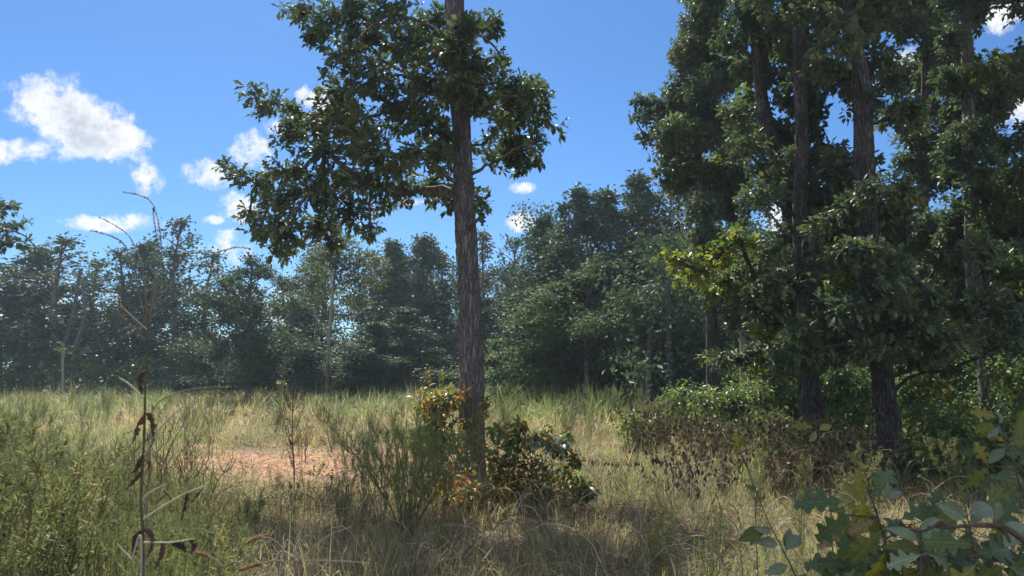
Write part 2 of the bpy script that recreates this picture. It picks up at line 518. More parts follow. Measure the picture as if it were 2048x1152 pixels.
def build_ground():
    def axis(lim):
        a = [0.0]; s = 0.2
        while a[-1] < lim:
            a.append(a[-1] + s)
            s *= 1.0 if a[-1] < 12 else 1.07
        return np.array(a)
    ax = axis(420.0)
    xs = np.concatenate([-ax[:0:-1], ax])
    ys = np.concatenate([-axis(150.0)[:0:-1][::1], ax])
    Xg, Yg = np.meshgrid(xs, ys)
    Z = gz(Xg, Yg)
    V = np.stack([Xg, Yg, Z], -1).reshape(-1, 3)
    nx, ny = len(xs), len(ys)
    i = np.arange(ny - 1)[:, None] * nx; j = np.arange(nx - 1)[None]
    a = i + j; b = a + 1; c = a + nx; d = c + 1
    T = np.concatenate([np.stack([a, b, d], -1).reshape(-1, 3), np.stack([a, d, c], -1).reshape(-1, 3)])
    g = Geo(); g.add(V, T, .5, 0, True)
    m = bpy.data.materials.new('field_ground')
    m.use_nodes = True
    n = NT(m.node_tree); p = n.n['Principled BSDF']
    geo = n.new('ShaderNodeNewGeometry'); P = geo.outputs['Position']
    mpp = n.new('ShaderNodeMapping'); mpp.inputs['Scale'].default_value = (0.35, 1.5, 1.0)
    n.l.new(P, mpp.inputs[0])
    f1, c1 = n.noise(mpp.outputs[0], 1.0, 6, 0.65)
    f2, _ = n.noise(P, 14, 6, 0.7)
    f3, _ = n.noise(P, 60, 4, 0.7)
    litter = n.ramp(f3, [(0.3, (0.075, 0.052, 0.038)), (0.5, (0.19, 0.14, 0.10)), (0.68, (0.36, 0.28, 0.21))])
    clay = n.ramp(f2, [(0.25, (0.17, 0.09, 0.055)), (0.5, (0.40, 0.23, 0.14)), (0.62, (0.50, 0.32, 0.21)), (0.8, (0.62, 0.47, 0.35))])
    # bare clay patch in the middle distance, left of the oak
    sp = n.new('ShaderNodeSeparateXYZ'); n.l.new(P, sp.inputs[0])
    u = n.math('DIVIDE', n.math('ADD', sp.outputs[0], 4.4), 3.6)
    v = n.math('DIVIDE', n.math('SUBTRACT', sp.outputs[1], 12.9), 2.9)
    e = n.math('SUBTRACT', 1.25, n.math('ADD', n.math('MULTIPLY', u, u), n.math('MULTIPLY', v, v)))
    e = n.math('ADD', e, n.math('MULTIPLY', n.math('SUBTRACT', f1, 0.50), 7.0))
    e = n.math('ADD', e, n.math('MULTIPLY', n.math('SUBTRACT', f2, 0.5), 2.0))
    msk = n.maprange(e, 0.0, 0.7, 0.0, 1.0, True)
    n.l.new(n.mix(msk, litter, clay), p.inputs['Base Color'])
    p.inputs['Roughness'].default_value = 0.95
    p.inputs['Specular IOR Level'].default_value = 0.1
    b = n.new('ShaderNodeBump'); b.inputs['Distance'].default_value = 0.04; b.inputs['Strength'].default_value = 0.9
    n.l.new(n.math('ADD', f2, n.math('MULTIPLY', f3, .5)), b.inputs['Height'])
    n.l.new(b.outputs[0], p.inputs['Normal'])
    o = g.build('ground', m)
    tag(o, kind='structure')
build_ground()

# ------------------------------------------------------------------ trees
def bark_wob(seed, amp=0.06, ridge=0.05, k=9):
    def f(pts, th):
        z = pts[:, 2][:, None]
        low = (vnoise(th[None] * 1.3 + seed, z * 1.1) - .5)
        # ridges run along the stem, broken up and shifting
        u = (th[None] / (2 * math.pi) * k * 2) + vnoise(z * 2.3 + seed, z * 0 + 5) * 0.8 + 0 * z
        rd = np.abs(vnoise(np.broadcast_to(u, (len(pts), len(th))), np.broadcast_to(z * 7.0, (len(pts), len(th)))) - .5) * 2
        return 1 + amp * low * 2 + ridge * (rd - .4)
    return f

def rosettes(tips, dirs, per, L, g, droop=0.25, flat=0.7, spread=(0.25, 1.0)):
    """leaf frames in whorls round the twig tips"""
    k = len(tips)
    n = k * per
    D = np.repeat(dirs, per, axis=0); P = np.repeat(tips, per, axis=0)
    q = rdir(n, g)
    q = unit(q - D * np.sum(q * D, axis=1, keepdims=True))
    a = g.uniform(spread[0], spread[1], n)[:, None]
    f = unit(D * (1 - a) + q * a + np.array([0, 0, -droop]) + g.normal(size=(n, 3)) * .12)
    nr = np.array([0, 0, 1.0]) + g.normal(size=(n, 3)) * flat * .6
    s = L * g.uniform(.62, 1.2, n)
    P = P - D * (g.uniform(0, .35, n)[:, None] * L) + f * 0.02
    return basis(f, nr, s), P

def clump_tree(name, label, cat, trunk, radii, clumps, mats, L, per=8, dens=1.0, tmpl=L_OAK_LO, n_ind=300, hi=None, seed=1,
               ns=20, group=None, bark='bark', ridge=.07, k=9, near_bias=True, trunk_seg=80, loose=1.0, droop=.25, limb_r=1.0, lob_pct=45):
    """clumps: list of (centre, (rx, ry, rz), weight, material index)"""
    g = np.random.default_rng(seed)
    tp = spline(trunk, trunk_seg); tr = interp_r(radii, trunk_seg)
    base = tp[0].copy(); base[2] = max(base[2], float(gz(base[0], base[1])))
    root = empty(name, base, label, cat, group)
    ge = Geo(); tube(ge, tp, tr, ns, .5, 0, True, bark_wob(seed * 7.7, .07, ridge, k))
    # buttress flare at the foot
    for i_ in range(5):
        an = i_ / 5 * 6.283 + g.uniform(0, 1)
        r0 = tr[0]
        d = np.array([math.cos(an), math.sin(an), 0])
        pp = spline([tp[0] + [0, 0, .45] + d * r0 * .45, tp[0] + [0, 0, .16] + d * r0 * .95, tp[0] + [0, 0, -.08] + d * r0 * 2.0], 8)
        tube(ge, pp, interp_r([r0 * .35, r0 * .42, r0 * .2], 8), 8, .5, 0)
    ge.build('trunk', M[bark], root, base)
    # connect the clumps into limbs
    C = np.array([c[0] for c in clumps], float)
    dt = np.linalg.norm(C[:, None] - tp[None], axis=-1)
    best = np.argmin(dt + np.where(tp[None, :, 2] > C[:, None, 2] - .1, .8, 0) * 1.0, axis=1)
    dtr = dt[np.arange(len(C)), best]
    order = np.argsort(dtr)
    parent, done = {}, []
    for i in order:
        bd, bp = dtr[i], -1
        for j in done:
            d = np.linalg.norm(C[i] - C[j])
            if d < bd * .72 and dtr[j] < dtr[i]:
                if d < bd:
                    bd, bp = d * 1.05, j
        parent[i] = bp; done.append(i)
    kids = np.ones(len(C))
    for i in order[::-1]:
        if parent[i] >= 0: kids[parent[i]] += kids[i]
    def top(i):
        while parent[i] >= 0: i = parent[i]
        return i
    limbs = {}
    starts = {}
    for i in order:
        r_ = limb_r * (0.010 + 0.011 * math.sqrt(kids[i]))
        if parent[i] < 0:
            hb = max(0, best[i] - int(g.integers(1, 4)))
            p0 = tp[hb]; r0 = min(r_ * 1.5, tr[hb] * .6)
        else:
            p0 = C[parent[i]]; r0 = r_ * 1.15
        mid = (p0 + C[i]) / 2 + np.array([0, 0, np.linalg.norm(C[i] - p0) * g.uniform(-.05, .16)]) + g.normal(size=3) * .06 * np.linalg.norm(C[i] - p0)
        pts = spline([p0, mid, C[i]], 9)
        pts[1:-1] += g.normal(size=(7, 3)) * .012
        t = top(i)
        if t not in limbs: limbs[t] = Geo()
        tube(limbs[t], pts, interp_r([r0, r_ * .9, r_ * .7], 9), 7, .5, 0)
        starts[i] = p0
    # twigs and leaves
    FR, PP, MI, RN = [], [], [], []
    for i, (c, rad, wgt, mi) in enumerate(clumps):
        c = np.array(c, float); rad = np.array(rad, float)
        vol = (rad[0] * rad[1] * rad[2]) ** (1 / 3)
        nt = max(3, int(dens * wgt * 62 * (vol / .45) ** 2.2))
        u = rdir(nt, g) * (g.random(nt)[:, None] ** .42) * (1 + g.normal(size=(nt, 1)) * .16 * loose)
        tips = c + u * rad
        d = unit((tips - c) * .8 + unit(c - starts[i]) * .25 + np.array([0, 0, .12]) + g.normal(size=(nt, 3)) * .15)
        fr, pp = rosettes(tips, d, per, L, g, droop)
        n = len(pp)
        keep = g.random(n) < .88
        FR.append(fr[keep]); PP.append(pp[keep]); MI.append(np.full(keep.sum(), mi))
        base_t = g.random() * .5
        RN.append(np.clip(base_t + g.random(n)[keep] * .6 - .05, 0, 1))
        t = top(i)
        for q in range(min(nt, 26)):
            s0 = c + u[q] * rad * g.uniform(.0, .35)
            m_ = (s0 + tips[q]) / 2 + g.normal(size=3) * .03
            tube(limbs[t], np.array([s0, m_, tips[q]]), [.0075, .005, .003], 3, .5, 0, False)
    for t, gg in limbs.items():
        gg.build('limb', M[bark], root, base)
    FR = np.concatenate(FR); PP = np.concatenate(PP); MI = np.concatenate(MI); RN = np.concatenate(RN)
    # the leaves that show largest become parts of their own
    ind = np.zeros(len(PP), bool)
    if n_ind:
        rel = PP - CAM
        px = rel[:, 0] / rel[:, 1] * F; py = rel[:, 2] / rel[:, 1] * F
        inview = (np.abs(px) < 1024) & (py > -420) & (py < 735) & (rel[:, 1] > .3)
        face = np.abs(np.sum(unit(rel) * FR[:, :, 2] / np.linalg.norm(FR[:, :, 2], axis=1, keepdims=True), axis=1))
        size = np.linalg.norm(FR[:, :, 1], axis=1) / rel[:, 1] * (0.3 + face)
        # prefer leaves on the camera side of the crown
        sc_ = np.where(inview, size * np.exp(-(rel[:, 1] - np.percentile(rel[:, 1], 5)) * .35), -1)
        ids = np.argsort(-sc_)[:n_ind]
        ids = ids[sc_[ids] > 0]
        ind[ids] = True
        V = hi if isinstance(hi, dict) else {0: hi}
        for mi, var in V.items():
            ii = np.where(ind & (MI == mi))[0]
            leaf_objs(root, var, FR[ii], PP[ii], base, 'leaf', g)
    ge = Geo()
    kk = ~ind
    # lobed blades where the crown faces the picture, plainer ones deep inside it and above it
    dY_ = PP[:, 1]
    lob = kk & (dY_ < np.percentile(dY_, lob_pct)) & ((PP[:, 2] - 1.6) / dY_ < .55)
    ge.inst(tmpl[0], tmpl[1], FR[lob], PP[lob], RN[lob], MI[lob])
    pl = kk & ~lob
    ge.inst(L_SIMPLE[0], L_SIMPLE[1], FR[pl], PP[pl], RN[pl], MI[pl])
    f = ge.build('foliage', [M[m_] for m_ in mats], root, base)
    tag(f, kind='stuff')
    return root, len(PP)

def pc(px, py, rx, ry, Y, dY=0.0, w_=1.0, mi=0, deep=None):
    """clump: place and size read off at its own distance from the camera"""
    d = Y + dY
    c = at(px, py, d)
    k = d / F
    return (c, (rx * k, (deep if deep else (rx + ry) * .5 * k), ry * k), w_, mi)

OAKV = leaf_variants('oak_leaf', L_OAK_HI, M['oak'], 7, 1)
OAKY = leaf_variants('yellow_oak_leaf', L_OAK_HI, M['oak_y'], 6, 2)

# --- the oak in the middle
D0 = 11.0
g0 = np.random.default_rng(21)
hero = []
H = [(600, 22, 46, 26), (650, 60, 50, 42), (700, 18, 60, 40), (690, 120, 42, 48), (680, 185, 38, 42), (735, 80, 48, 52), (750, 160, 50, 48), (780, 30, 48, 40),
     (820, 90, 56, 56), (870, 40, 46, 40), (900, 110, 52, 48), (940, 60, 42, 36), (985, 55, 30, 24), (955, 140, 52, 44), (1005, 115, 24, 24), (1010, 180, 46, 32), (1055, 190, 28, 22),
     (960, 205, 48, 30), (905, 190, 46, 44), (1000, 240, 32, 20), (850, 170, 56, 50), (800, 225, 60, 50), (700, 250, 54, 44), (745, 300, 56, 42), (860, 250, 46, 42),
     (505, 185, 24, 22), (545, 205, 32, 22), (520, 222, 16, 12), (590, 225, 34, 26), (575, 270, 36, 32), (630, 255, 42, 36), (650, 300, 44, 34),
     (445, 332, 20, 12), (480, 352, 28, 18), (520, 365, 36, 28), (580, 345, 42, 34), (560, 400, 46, 36), (630, 380, 52, 42), (500, 425, 28, 20), (520, 460, 36, 30), (580, 460, 46, 36),
     (560, 500, 30, 18), (640, 450, 48, 34), (690, 360, 52, 42), (700, 425, 44, 34), (740, 460, 28, 20), (660, 490, 30, 14), (750, 370, 48, 36), (790, 340, 44, 36), (830, 310, 42, 34), (810, 385, 44, 22),
     (860, 370, 36, 28), (770, 415, 26, 13), (875, 320, 32, 28), (965, 290, 22, 22), (985, 325, 14, 12), (1020, 275, 30, 14), (1065, 285, 32, 14), (962, 395, 10, 14), (965, 418, 9, 10), (890, 285, 26, 24)]
for (px, py, rx, ry) in H:
    hero.append(pc(px, py, rx, ry, D0, g0.uniform(-.95, 1.1) * (1 if abs(px - 925) > 60 else 0.9), 1.0, 0))
hero.append(pc(915, 150, 44, 60, D0, -.75)); hero.append(pc(945, 195, 36, 34, D0, -.6)); hero.append(pc(925, 70, 40, 40, D0, -.8))
# the crown goes on above the picture
for i_ in range(24):
    a = g0.uniform(0, 6.283); rr = g0.uniform(.5, 2.8); z = g0.uniform(7.5, 12.3)
    rr *= max(.35, 1 - abs(z - 9) / 6)
    hero.append((np.array([-.95 + rr * math.cos(a) - .3, D0 + rr * math.sin(a), z]), (.55, .55, .42), .7, 0))
for i_ in range(6):
    a = g0.uniform(0, 6.283)
    hero.append((np.array([-1.2 + 1.5 * math.cos(a), D0 + .5 + 1.6 * abs(math.sin(a)), g0.uniform(4.6, 6.2)]), (.5, .5, .38), .7, 0))
tr_pts = [at(942, 935, D0), at(943, 880, D0), at(944, 780, D0), at(941, 640, D0), at(934, 500, D0), at(928, 400, D0), at(924, 300, D0), at(920, 180, D0), at(908, 0, D0), at(900, -260, D0), at(890, -700, D0)]
tr_pts[0][2] = float(gz(*tr_pts[0][:2])) - .1
px_w = np.array([31, 27, 25, 23.5, 22.5, 22, 19.5, 20, 20, 15, 4]) * D0 / F
r1, n1 = clump_tree('oak_tree', 'tall straight oak in the middle, its ridged trunk bare below the leafy crown', 'tree', tr_pts, px_w, hero, ['oak'], .16, 8, 1.5, L_LOBED, 300, OAKV, 5, lob_pct=80,
           ns=56, trunk_seg=330, ridge=.13, k=13, bark='bark', loose=1.7)

# --- the trees on the right
HI2 = {0: OAKV, 1: OAKY}
g1 = np.random.default_rng(33)
def stem(pts, Y, base_py=None):
    P = [at(a, b, Y) for a, b in pts]
    P[0][2] = float(gz(P[0][0], P[0][1])) - .12
    return P
right = {
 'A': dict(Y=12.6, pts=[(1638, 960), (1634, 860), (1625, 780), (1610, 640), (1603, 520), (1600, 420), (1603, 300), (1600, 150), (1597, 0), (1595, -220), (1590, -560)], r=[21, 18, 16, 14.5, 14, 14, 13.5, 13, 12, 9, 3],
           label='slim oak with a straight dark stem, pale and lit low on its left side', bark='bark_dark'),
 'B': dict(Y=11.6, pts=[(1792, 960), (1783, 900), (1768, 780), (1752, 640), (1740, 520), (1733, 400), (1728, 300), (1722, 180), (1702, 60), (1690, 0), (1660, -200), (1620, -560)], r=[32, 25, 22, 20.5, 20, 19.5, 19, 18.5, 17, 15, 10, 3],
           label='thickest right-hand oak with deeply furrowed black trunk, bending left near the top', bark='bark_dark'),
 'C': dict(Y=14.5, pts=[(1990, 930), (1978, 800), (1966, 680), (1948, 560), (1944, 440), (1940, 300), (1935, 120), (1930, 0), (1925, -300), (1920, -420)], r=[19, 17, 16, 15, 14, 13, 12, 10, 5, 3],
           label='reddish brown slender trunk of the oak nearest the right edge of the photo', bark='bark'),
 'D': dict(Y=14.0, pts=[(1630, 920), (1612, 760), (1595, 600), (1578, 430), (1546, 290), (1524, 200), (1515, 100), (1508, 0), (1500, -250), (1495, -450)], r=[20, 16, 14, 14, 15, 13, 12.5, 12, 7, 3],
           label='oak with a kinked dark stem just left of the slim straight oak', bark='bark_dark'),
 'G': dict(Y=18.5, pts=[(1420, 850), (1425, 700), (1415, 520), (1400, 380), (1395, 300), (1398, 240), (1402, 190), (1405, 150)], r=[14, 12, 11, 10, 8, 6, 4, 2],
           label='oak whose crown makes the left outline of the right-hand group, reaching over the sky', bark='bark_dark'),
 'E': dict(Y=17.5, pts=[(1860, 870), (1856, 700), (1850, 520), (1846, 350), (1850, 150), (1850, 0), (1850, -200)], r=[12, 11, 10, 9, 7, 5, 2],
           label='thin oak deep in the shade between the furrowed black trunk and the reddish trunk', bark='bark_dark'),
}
RC = {k_: [] for k_ in right}
def put(k_, px, py, rx, ry, w_=1.0, mi=0, dY=None, spread=1.6):
    Y = right[k_]['Y']
    RC[k_].append(pc(px, py, rx, ry, Y, g1.uniform(-spread, spread) if dY is None else dY, w_, mi))
# upper canopy: outline on the left, gaps where the sky shows
GAPS = [(1690, 265, 34, 60), (1775, 300, 36, 40), (1480, 190, 22, 26), (1900, 395, 34, 20), (1480, 450, 36, 26), (1650, 240, 20, 50), (1560, 440, 30, 36), (1810, 95, 34, 30), (2020, 60, 60, 50), (2035, 240, 34, 24), (1760, 200, 14, 40), (1860, 250, 18, 14), (1560, 120, 16, 30)]
def left_edge(y):
    return np.interp(y, [-60, 40, 120, 180, 230, 300, 335, 420, 520, 700, 780], [1385, 1372, 1348, 1345, 1345, 1335, 1345, 1380, 1400, 1480, 1500])
yy = -40
while yy < 640:
    xx = left_edge(yy) + 14 + g1.uniform(0, 24)
    while xx < 2110:
        cx, cy = xx + g1.uniform(-18, 18), yy + g1.uniform(-18, 18)
        ok = all(((cx - a) / (c + 8)) ** 2 + ((cy - b) / (d + 8)) ** 2 > 1 for a, b, c, d in GAPS)
        if ok:
            c_ = [(abs(cx - np.interp(cy, [p[1] for p in right[k_]['pts']][::-1], [p[0] for p in right[k_]['pts']][::-1])) + g1.uniform(0, 90), k_) for k_ in right]
            k_ = min(c_)[1]
            w_ = 1.45 if k_ in 'GCE' else 1.1
            # the stems of B, A and D stay in view where the photograph shows them
            dY_ = None
            for q_, y0_, y1_, hw in (('B', 90, 380, 52), ('A', 0, 660, 44), ('D', 40, 260, 44), ('C', 430, 800, 44), ('B', 600, 800, 40)):
                tx_ = np.interp(cy, [p[1] for p in right[q_]['pts']][::-1], [p[0] for p in right[q_]['pts']][::-1])
                if y0_ < cy < y1_ and abs(cx - tx_) < hw and (q_ != 'A' or g1.random() < .75):
                    k_ = q_; dY_ = g1.uniform(.55, 1.5)
            put(k_, cx, cy, g1.uniform(34, 52), g1.uniform(26, 40), w_, 1 if g1.random() < .08 else 0, dY_)
        xx += g1.uniform(40, 58)
    yy += 42
# bulge of the left outline
for a in [(1285, 205, 26, 16), (1275, 235, 18, 12), (1320, 215, 34, 26), (1330, 260, 38, 28), (1290, 275, 26, 16), (1350, 300, 36, 28), (1300, 235, 26, 16), (1370, 240, 40, 32), (1360, 190, 26, 14), (1375, 330, 36, 26)]:
    put('G', *a, 1.0, 0, None, .9)
# sunlit yellowing bough, low left of the slim oak
for (px, py, rx, ry, mi) in [(1330, 515, 26, 12, 1), (1365, 520, 30, 18, 1), (1400, 545, 34, 24, 1), (1370, 560, 22, 12, 1), (1440, 510, 38, 24, 1), (1450, 560, 40, 26, 0), (1500, 540, 40, 28, 0), (1480, 480, 40, 22, 1), (1540, 560, 36, 28, 0), (1420, 590, 30, 16, 1), (1545, 500, 36, 26, 0)]:
    put('A', px, py, rx, ry, 1.0, mi, -1.2 + g1.uniform(-.5, .5))
# drooping boughs across the stems, lower right
for (px, py, rx, ry, mi) in [(1415, 712, 22, 10, 1), (1450, 720, 32, 16, 0), (1490, 715, 40, 24, 0), (1540, 700, 44, 28, 0), (1590, 680, 44, 30, 0), (1640, 690, 46, 28, 0), (1690, 700, 44, 26, 0), (1560, 740, 40, 22, 0), (1500, 745, 30, 12, 1), (1620, 730, 44, 20, 0), (1520, 670, 30, 18, 1), (1680, 660, 40, 24, 0)]:
    put('A', px, py, rx, ry, 1.0, mi, -1.3 + g1.uniform(-.5, .4))
for (px, py, rx, ry, mi) in [(1720, 670, 42, 24, 0), (1790, 660, 46, 30, 0), (1840, 640, 46, 34, 0), (1870, 690, 44, 30, 0), (1800, 600, 46, 36, 0), (1700, 600, 36, 34, 0), (1660, 560, 36, 30, 0), (1920, 620, 46, 36, 0), (1980, 600, 50, 36, 0), (2030, 650, 46, 40, 0), (2030, 560, 46, 36, 1), (1900, 740, 40, 24, 0), (1830, 720, 40, 22, 0), (1690, 560, 40, 20, 1), (1715, 620, 30, 24, 1)]:
    put('B', px, py, rx, ry, 1.0, mi, g1.uniform(-1.4, .6))
for (px, py, rx, ry) in [(1600, 660, 40, 24), (1640, 655, 40, 22), (1625, 705, 42, 22), (1580, 720, 40, 22), (1735, 560, 34, 30), (1760, 600, 40, 30), (1745, 640, 40, 26), (1775, 690, 40, 24), (1730, 700, 40, 20), (1860, 600, 46, 34), (1905, 680, 46, 30), (1960, 500, 40, 34), (2000, 690, 46, 34), (1660, 620, 40, 26), (1690, 500, 36, 26), (1640, 450, 30, 26)]:
    put('B', px, py, rx, ry, 1.3, 0, -1.1 + g1.uniform(-.3, .3))
for k_ in right:
    d = right[k_]
    # crown above the picture
    top_x = d['pts'][-1][0]
    for i_ in range({'A': 14, 'B': 18, 'C': 10, 'D': 8, 'G': 6, 'E': 6}[k_]):
        c = at(top_x, -180 - 60 * (i_ % 6), d['Y'])
        a = g1.uniform(0, 6.283); rr = g1.uniform(.4, 2.2)
        RC[k_].append((c + np.array([rr * math.cos(a), rr * math.sin(a), g1.uniform(-.4, .4)]), (.6, .6, .42), .6, 0))
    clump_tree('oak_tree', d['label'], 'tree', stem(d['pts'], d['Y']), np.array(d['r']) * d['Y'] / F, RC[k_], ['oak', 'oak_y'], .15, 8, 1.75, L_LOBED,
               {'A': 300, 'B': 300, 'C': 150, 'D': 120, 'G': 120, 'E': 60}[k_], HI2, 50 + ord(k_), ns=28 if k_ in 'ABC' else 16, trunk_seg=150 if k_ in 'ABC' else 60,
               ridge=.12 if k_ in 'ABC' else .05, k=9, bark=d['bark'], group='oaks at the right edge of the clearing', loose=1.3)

# tree poking in at the left edge
LC = [pc(a, b, c, d, 21, g1.uniform(-.8, .8), .8) for a, b, c, d in [(15, 415, 24, 16), (-30, 410, 40, 26), (35, 448, 26, 14), (0, 460, 34, 24), (45, 482, 26, 12), (10, 490, 30, 16), (-50, 470, 50, 34), (70, 492, 14, 7), (-90, 400, 50, 50), (-120, 480, 50, 40), (-60, 340, 40, 34), (-100, 300, 40, 30), (-110, 560, 50, 40)]]
clump_tree('oak_tree', 'dark leafy boughs reaching in high above the treeline at the left edge', 'tree', stem([(-110, 860), (-105, 700), (-100, 500), (-95, 300)], 21), np.array([16, 13, 9, 3]) * 21 / F, LC, ['oak'], .19, 7, .75, L_LOBED, 0, None, 91, ns=10, trunk_seg=24, bark='bark_dark')

# ------------------------------------------------------------------ the treeline behind the field
def far_tree_meshes(seed, H, W, hb, dens, leaf=.2, n_cl=60, airy=.5, top_pt=1.0, lean=0.0):
    """one tree of height H, crown half width W, crown base hb"""
    g = np.random.default_rng(seed)
    trunk = spline([(0, 0, -.2), (g.normal() * .1, g.normal() * .1, H * .3), (g.normal() * .25 + lean, g.normal() * .2, H * .65), (g.normal() * .3 + lean, 0, H * .93)], 22)
    gt = Geo(); tube(gt, trunk, interp_r([H * .016, H * .012, H * .008, H * .002], 22), 8, .5, 0)
    gl = Geo()
    zz = g.random(n_cl)
    z = hb + (H - hb) * zz
    env = W * np.clip(np.sin(np.clip(zz * .9 + .13, 0, 1) * math.pi) ** .55 * (1 - zz * .35 * top_pt), .12, 1)
    a = g.uniform(0, 6.283, n_cl); env = env * (.3 + 1.3 * vnoise(a * .9 + seed, z * .8))
    rr = np.sqrt(g.random(n_cl)) * env
    C = np.stack([rr * np.cos(a), rr * np.sin(a), z], -1)
    C[:, :2] += np.stack([np.interp(z, trunk[:, 2], trunk[:, 0]), np.interp(z, trunk[:, 2], trunk[:, 1])], -1)
    C = np.concatenate([C, trunk[-1:] + [0, 0, H * .03]])
    T_ = []
    for i in range(len(C)):
        h0 = np.clip(C[i, 2] - g.uniform(.3, .9) * np.hypot(*C[i, :2]) - .2, H * .15, H * .9)
        p0 = np.array([np.interp(h0, trunk[:, 2], trunk[:, 0]), np.interp(h0, trunk[:, 2], trunk[:, 1]), h0])
        mid = (p0 + C[i]) / 2 + [0, 0, .1]
        tube(gl, spline([p0, mid, C[i]], 5), [.045, .035, .028, .02, .012], 4, .5, 0, False)
    FR, PP, RN = [], [], []
    for i, c in enumerate(C):
        hz_ = (c[2] - hb) / (H - hb)
        rad = np.array([1, 1, .8]) * g.uniform(.3, .95) * (H / 10) ** .5 * (1.1 - .6 * hz_ ** 2)
        n = int(dens * 215 * (rad[0] / .6) ** 1.6)
        u = rdir(n, g) * (g.random(n)[:, None] ** airy) * (1 + g.normal(size=(n, 1)) * .34)
        P = c + u * rad
        f = unit(u + g.normal(size=(n, 3)) * .8 + [0, 0, -.2])
        nr = np.array([0, 0, 1.]) + g.normal(size=(n, 3)) * 1.5
        FR.append(basis(f, nr, leaf * g.uniform(.6, 1.25, n))); PP.append(P)
        RN.append(np.clip(g.random() * .5 + g.random(n) * .5, 0, 1))
    gf = Geo()
    gf.inst(L_SIMPLE[0], L_SIMPLE[1], np.concatenate(FR), np.concatenate(PP), np.concatenate(RN))
    return gt.mesh('far_trunk', [M['bark_grey']]), gl.mesh('far_limbs', [M['bark_grey']]), gf.mesh('far_foliage', [M['far_blue']])

VAR = {
 'tall':  far_tree_meshes(101, 11, 2.0, .8, .7, .22, 110, .6),
 'tallb': far_tree_meshes(102, 11, 2.2, 1.0, .62, .22, 110, .6, 1.1),
 'airy':  far_tree_meshes(103, 11, 2.1, 1.4, .27, .22, 80, .6, .8),
 'airyb': far_tree_meshes(104, 11, 2.3, 1.0, .26, .22, 80, .62, 1.0),
 'round': far_tree_meshes(105, 9, 2.6, 1.2, 1.7, .155, 84, .45, .4),
 'dense': far_tree_meshes(106, 9, 2.4, .3, 1.8, .15, 96, .45, .7),
}
VH = dict(tall=11.4, tallb=11.4, airy=11.4, airyb=11.4, round=9.4, dense=9.4)
VW = dict(tall=2.3, tallb=2.5, airy=2.4, airyb=2.6, round=2.9, dense=2.7)
used = set()
def far_tree(px, ytop, Y, halfw, var, mat, label, group='trees of the far treeline', rot=None, bark='bark_grey', name='deciduous_tree'):
    top = at(px, ytop, Y)
    x = top[0]; z0 = float(gz(x, Y))
    root = empty(name, (x, Y, z0), label, 'tree', group)
    sz = (top[2] - z0) / VH[var]
    sx = 2.05 * halfw * Y / F / VW[var]
    root.rotation_euler = (0, 0, rng.uniform(0, 6.28) if rot is None else rot)
    root.scale = (sx, sx, sz)
    for me, nm, mt in zip(VAR[var], ('trunk', 'limbs', 'foliage'), (bark, bark, mat)):
        o = bpy.data.objects.new(nm, me)
        COL.objects.link(o)
        o.parent = root
        o.material_slots[0].link = 'OBJECT'
        o.material_slots[0].material = M[mt]
        if nm == 'foliage': o['kind'] = 'stuff'
    return root

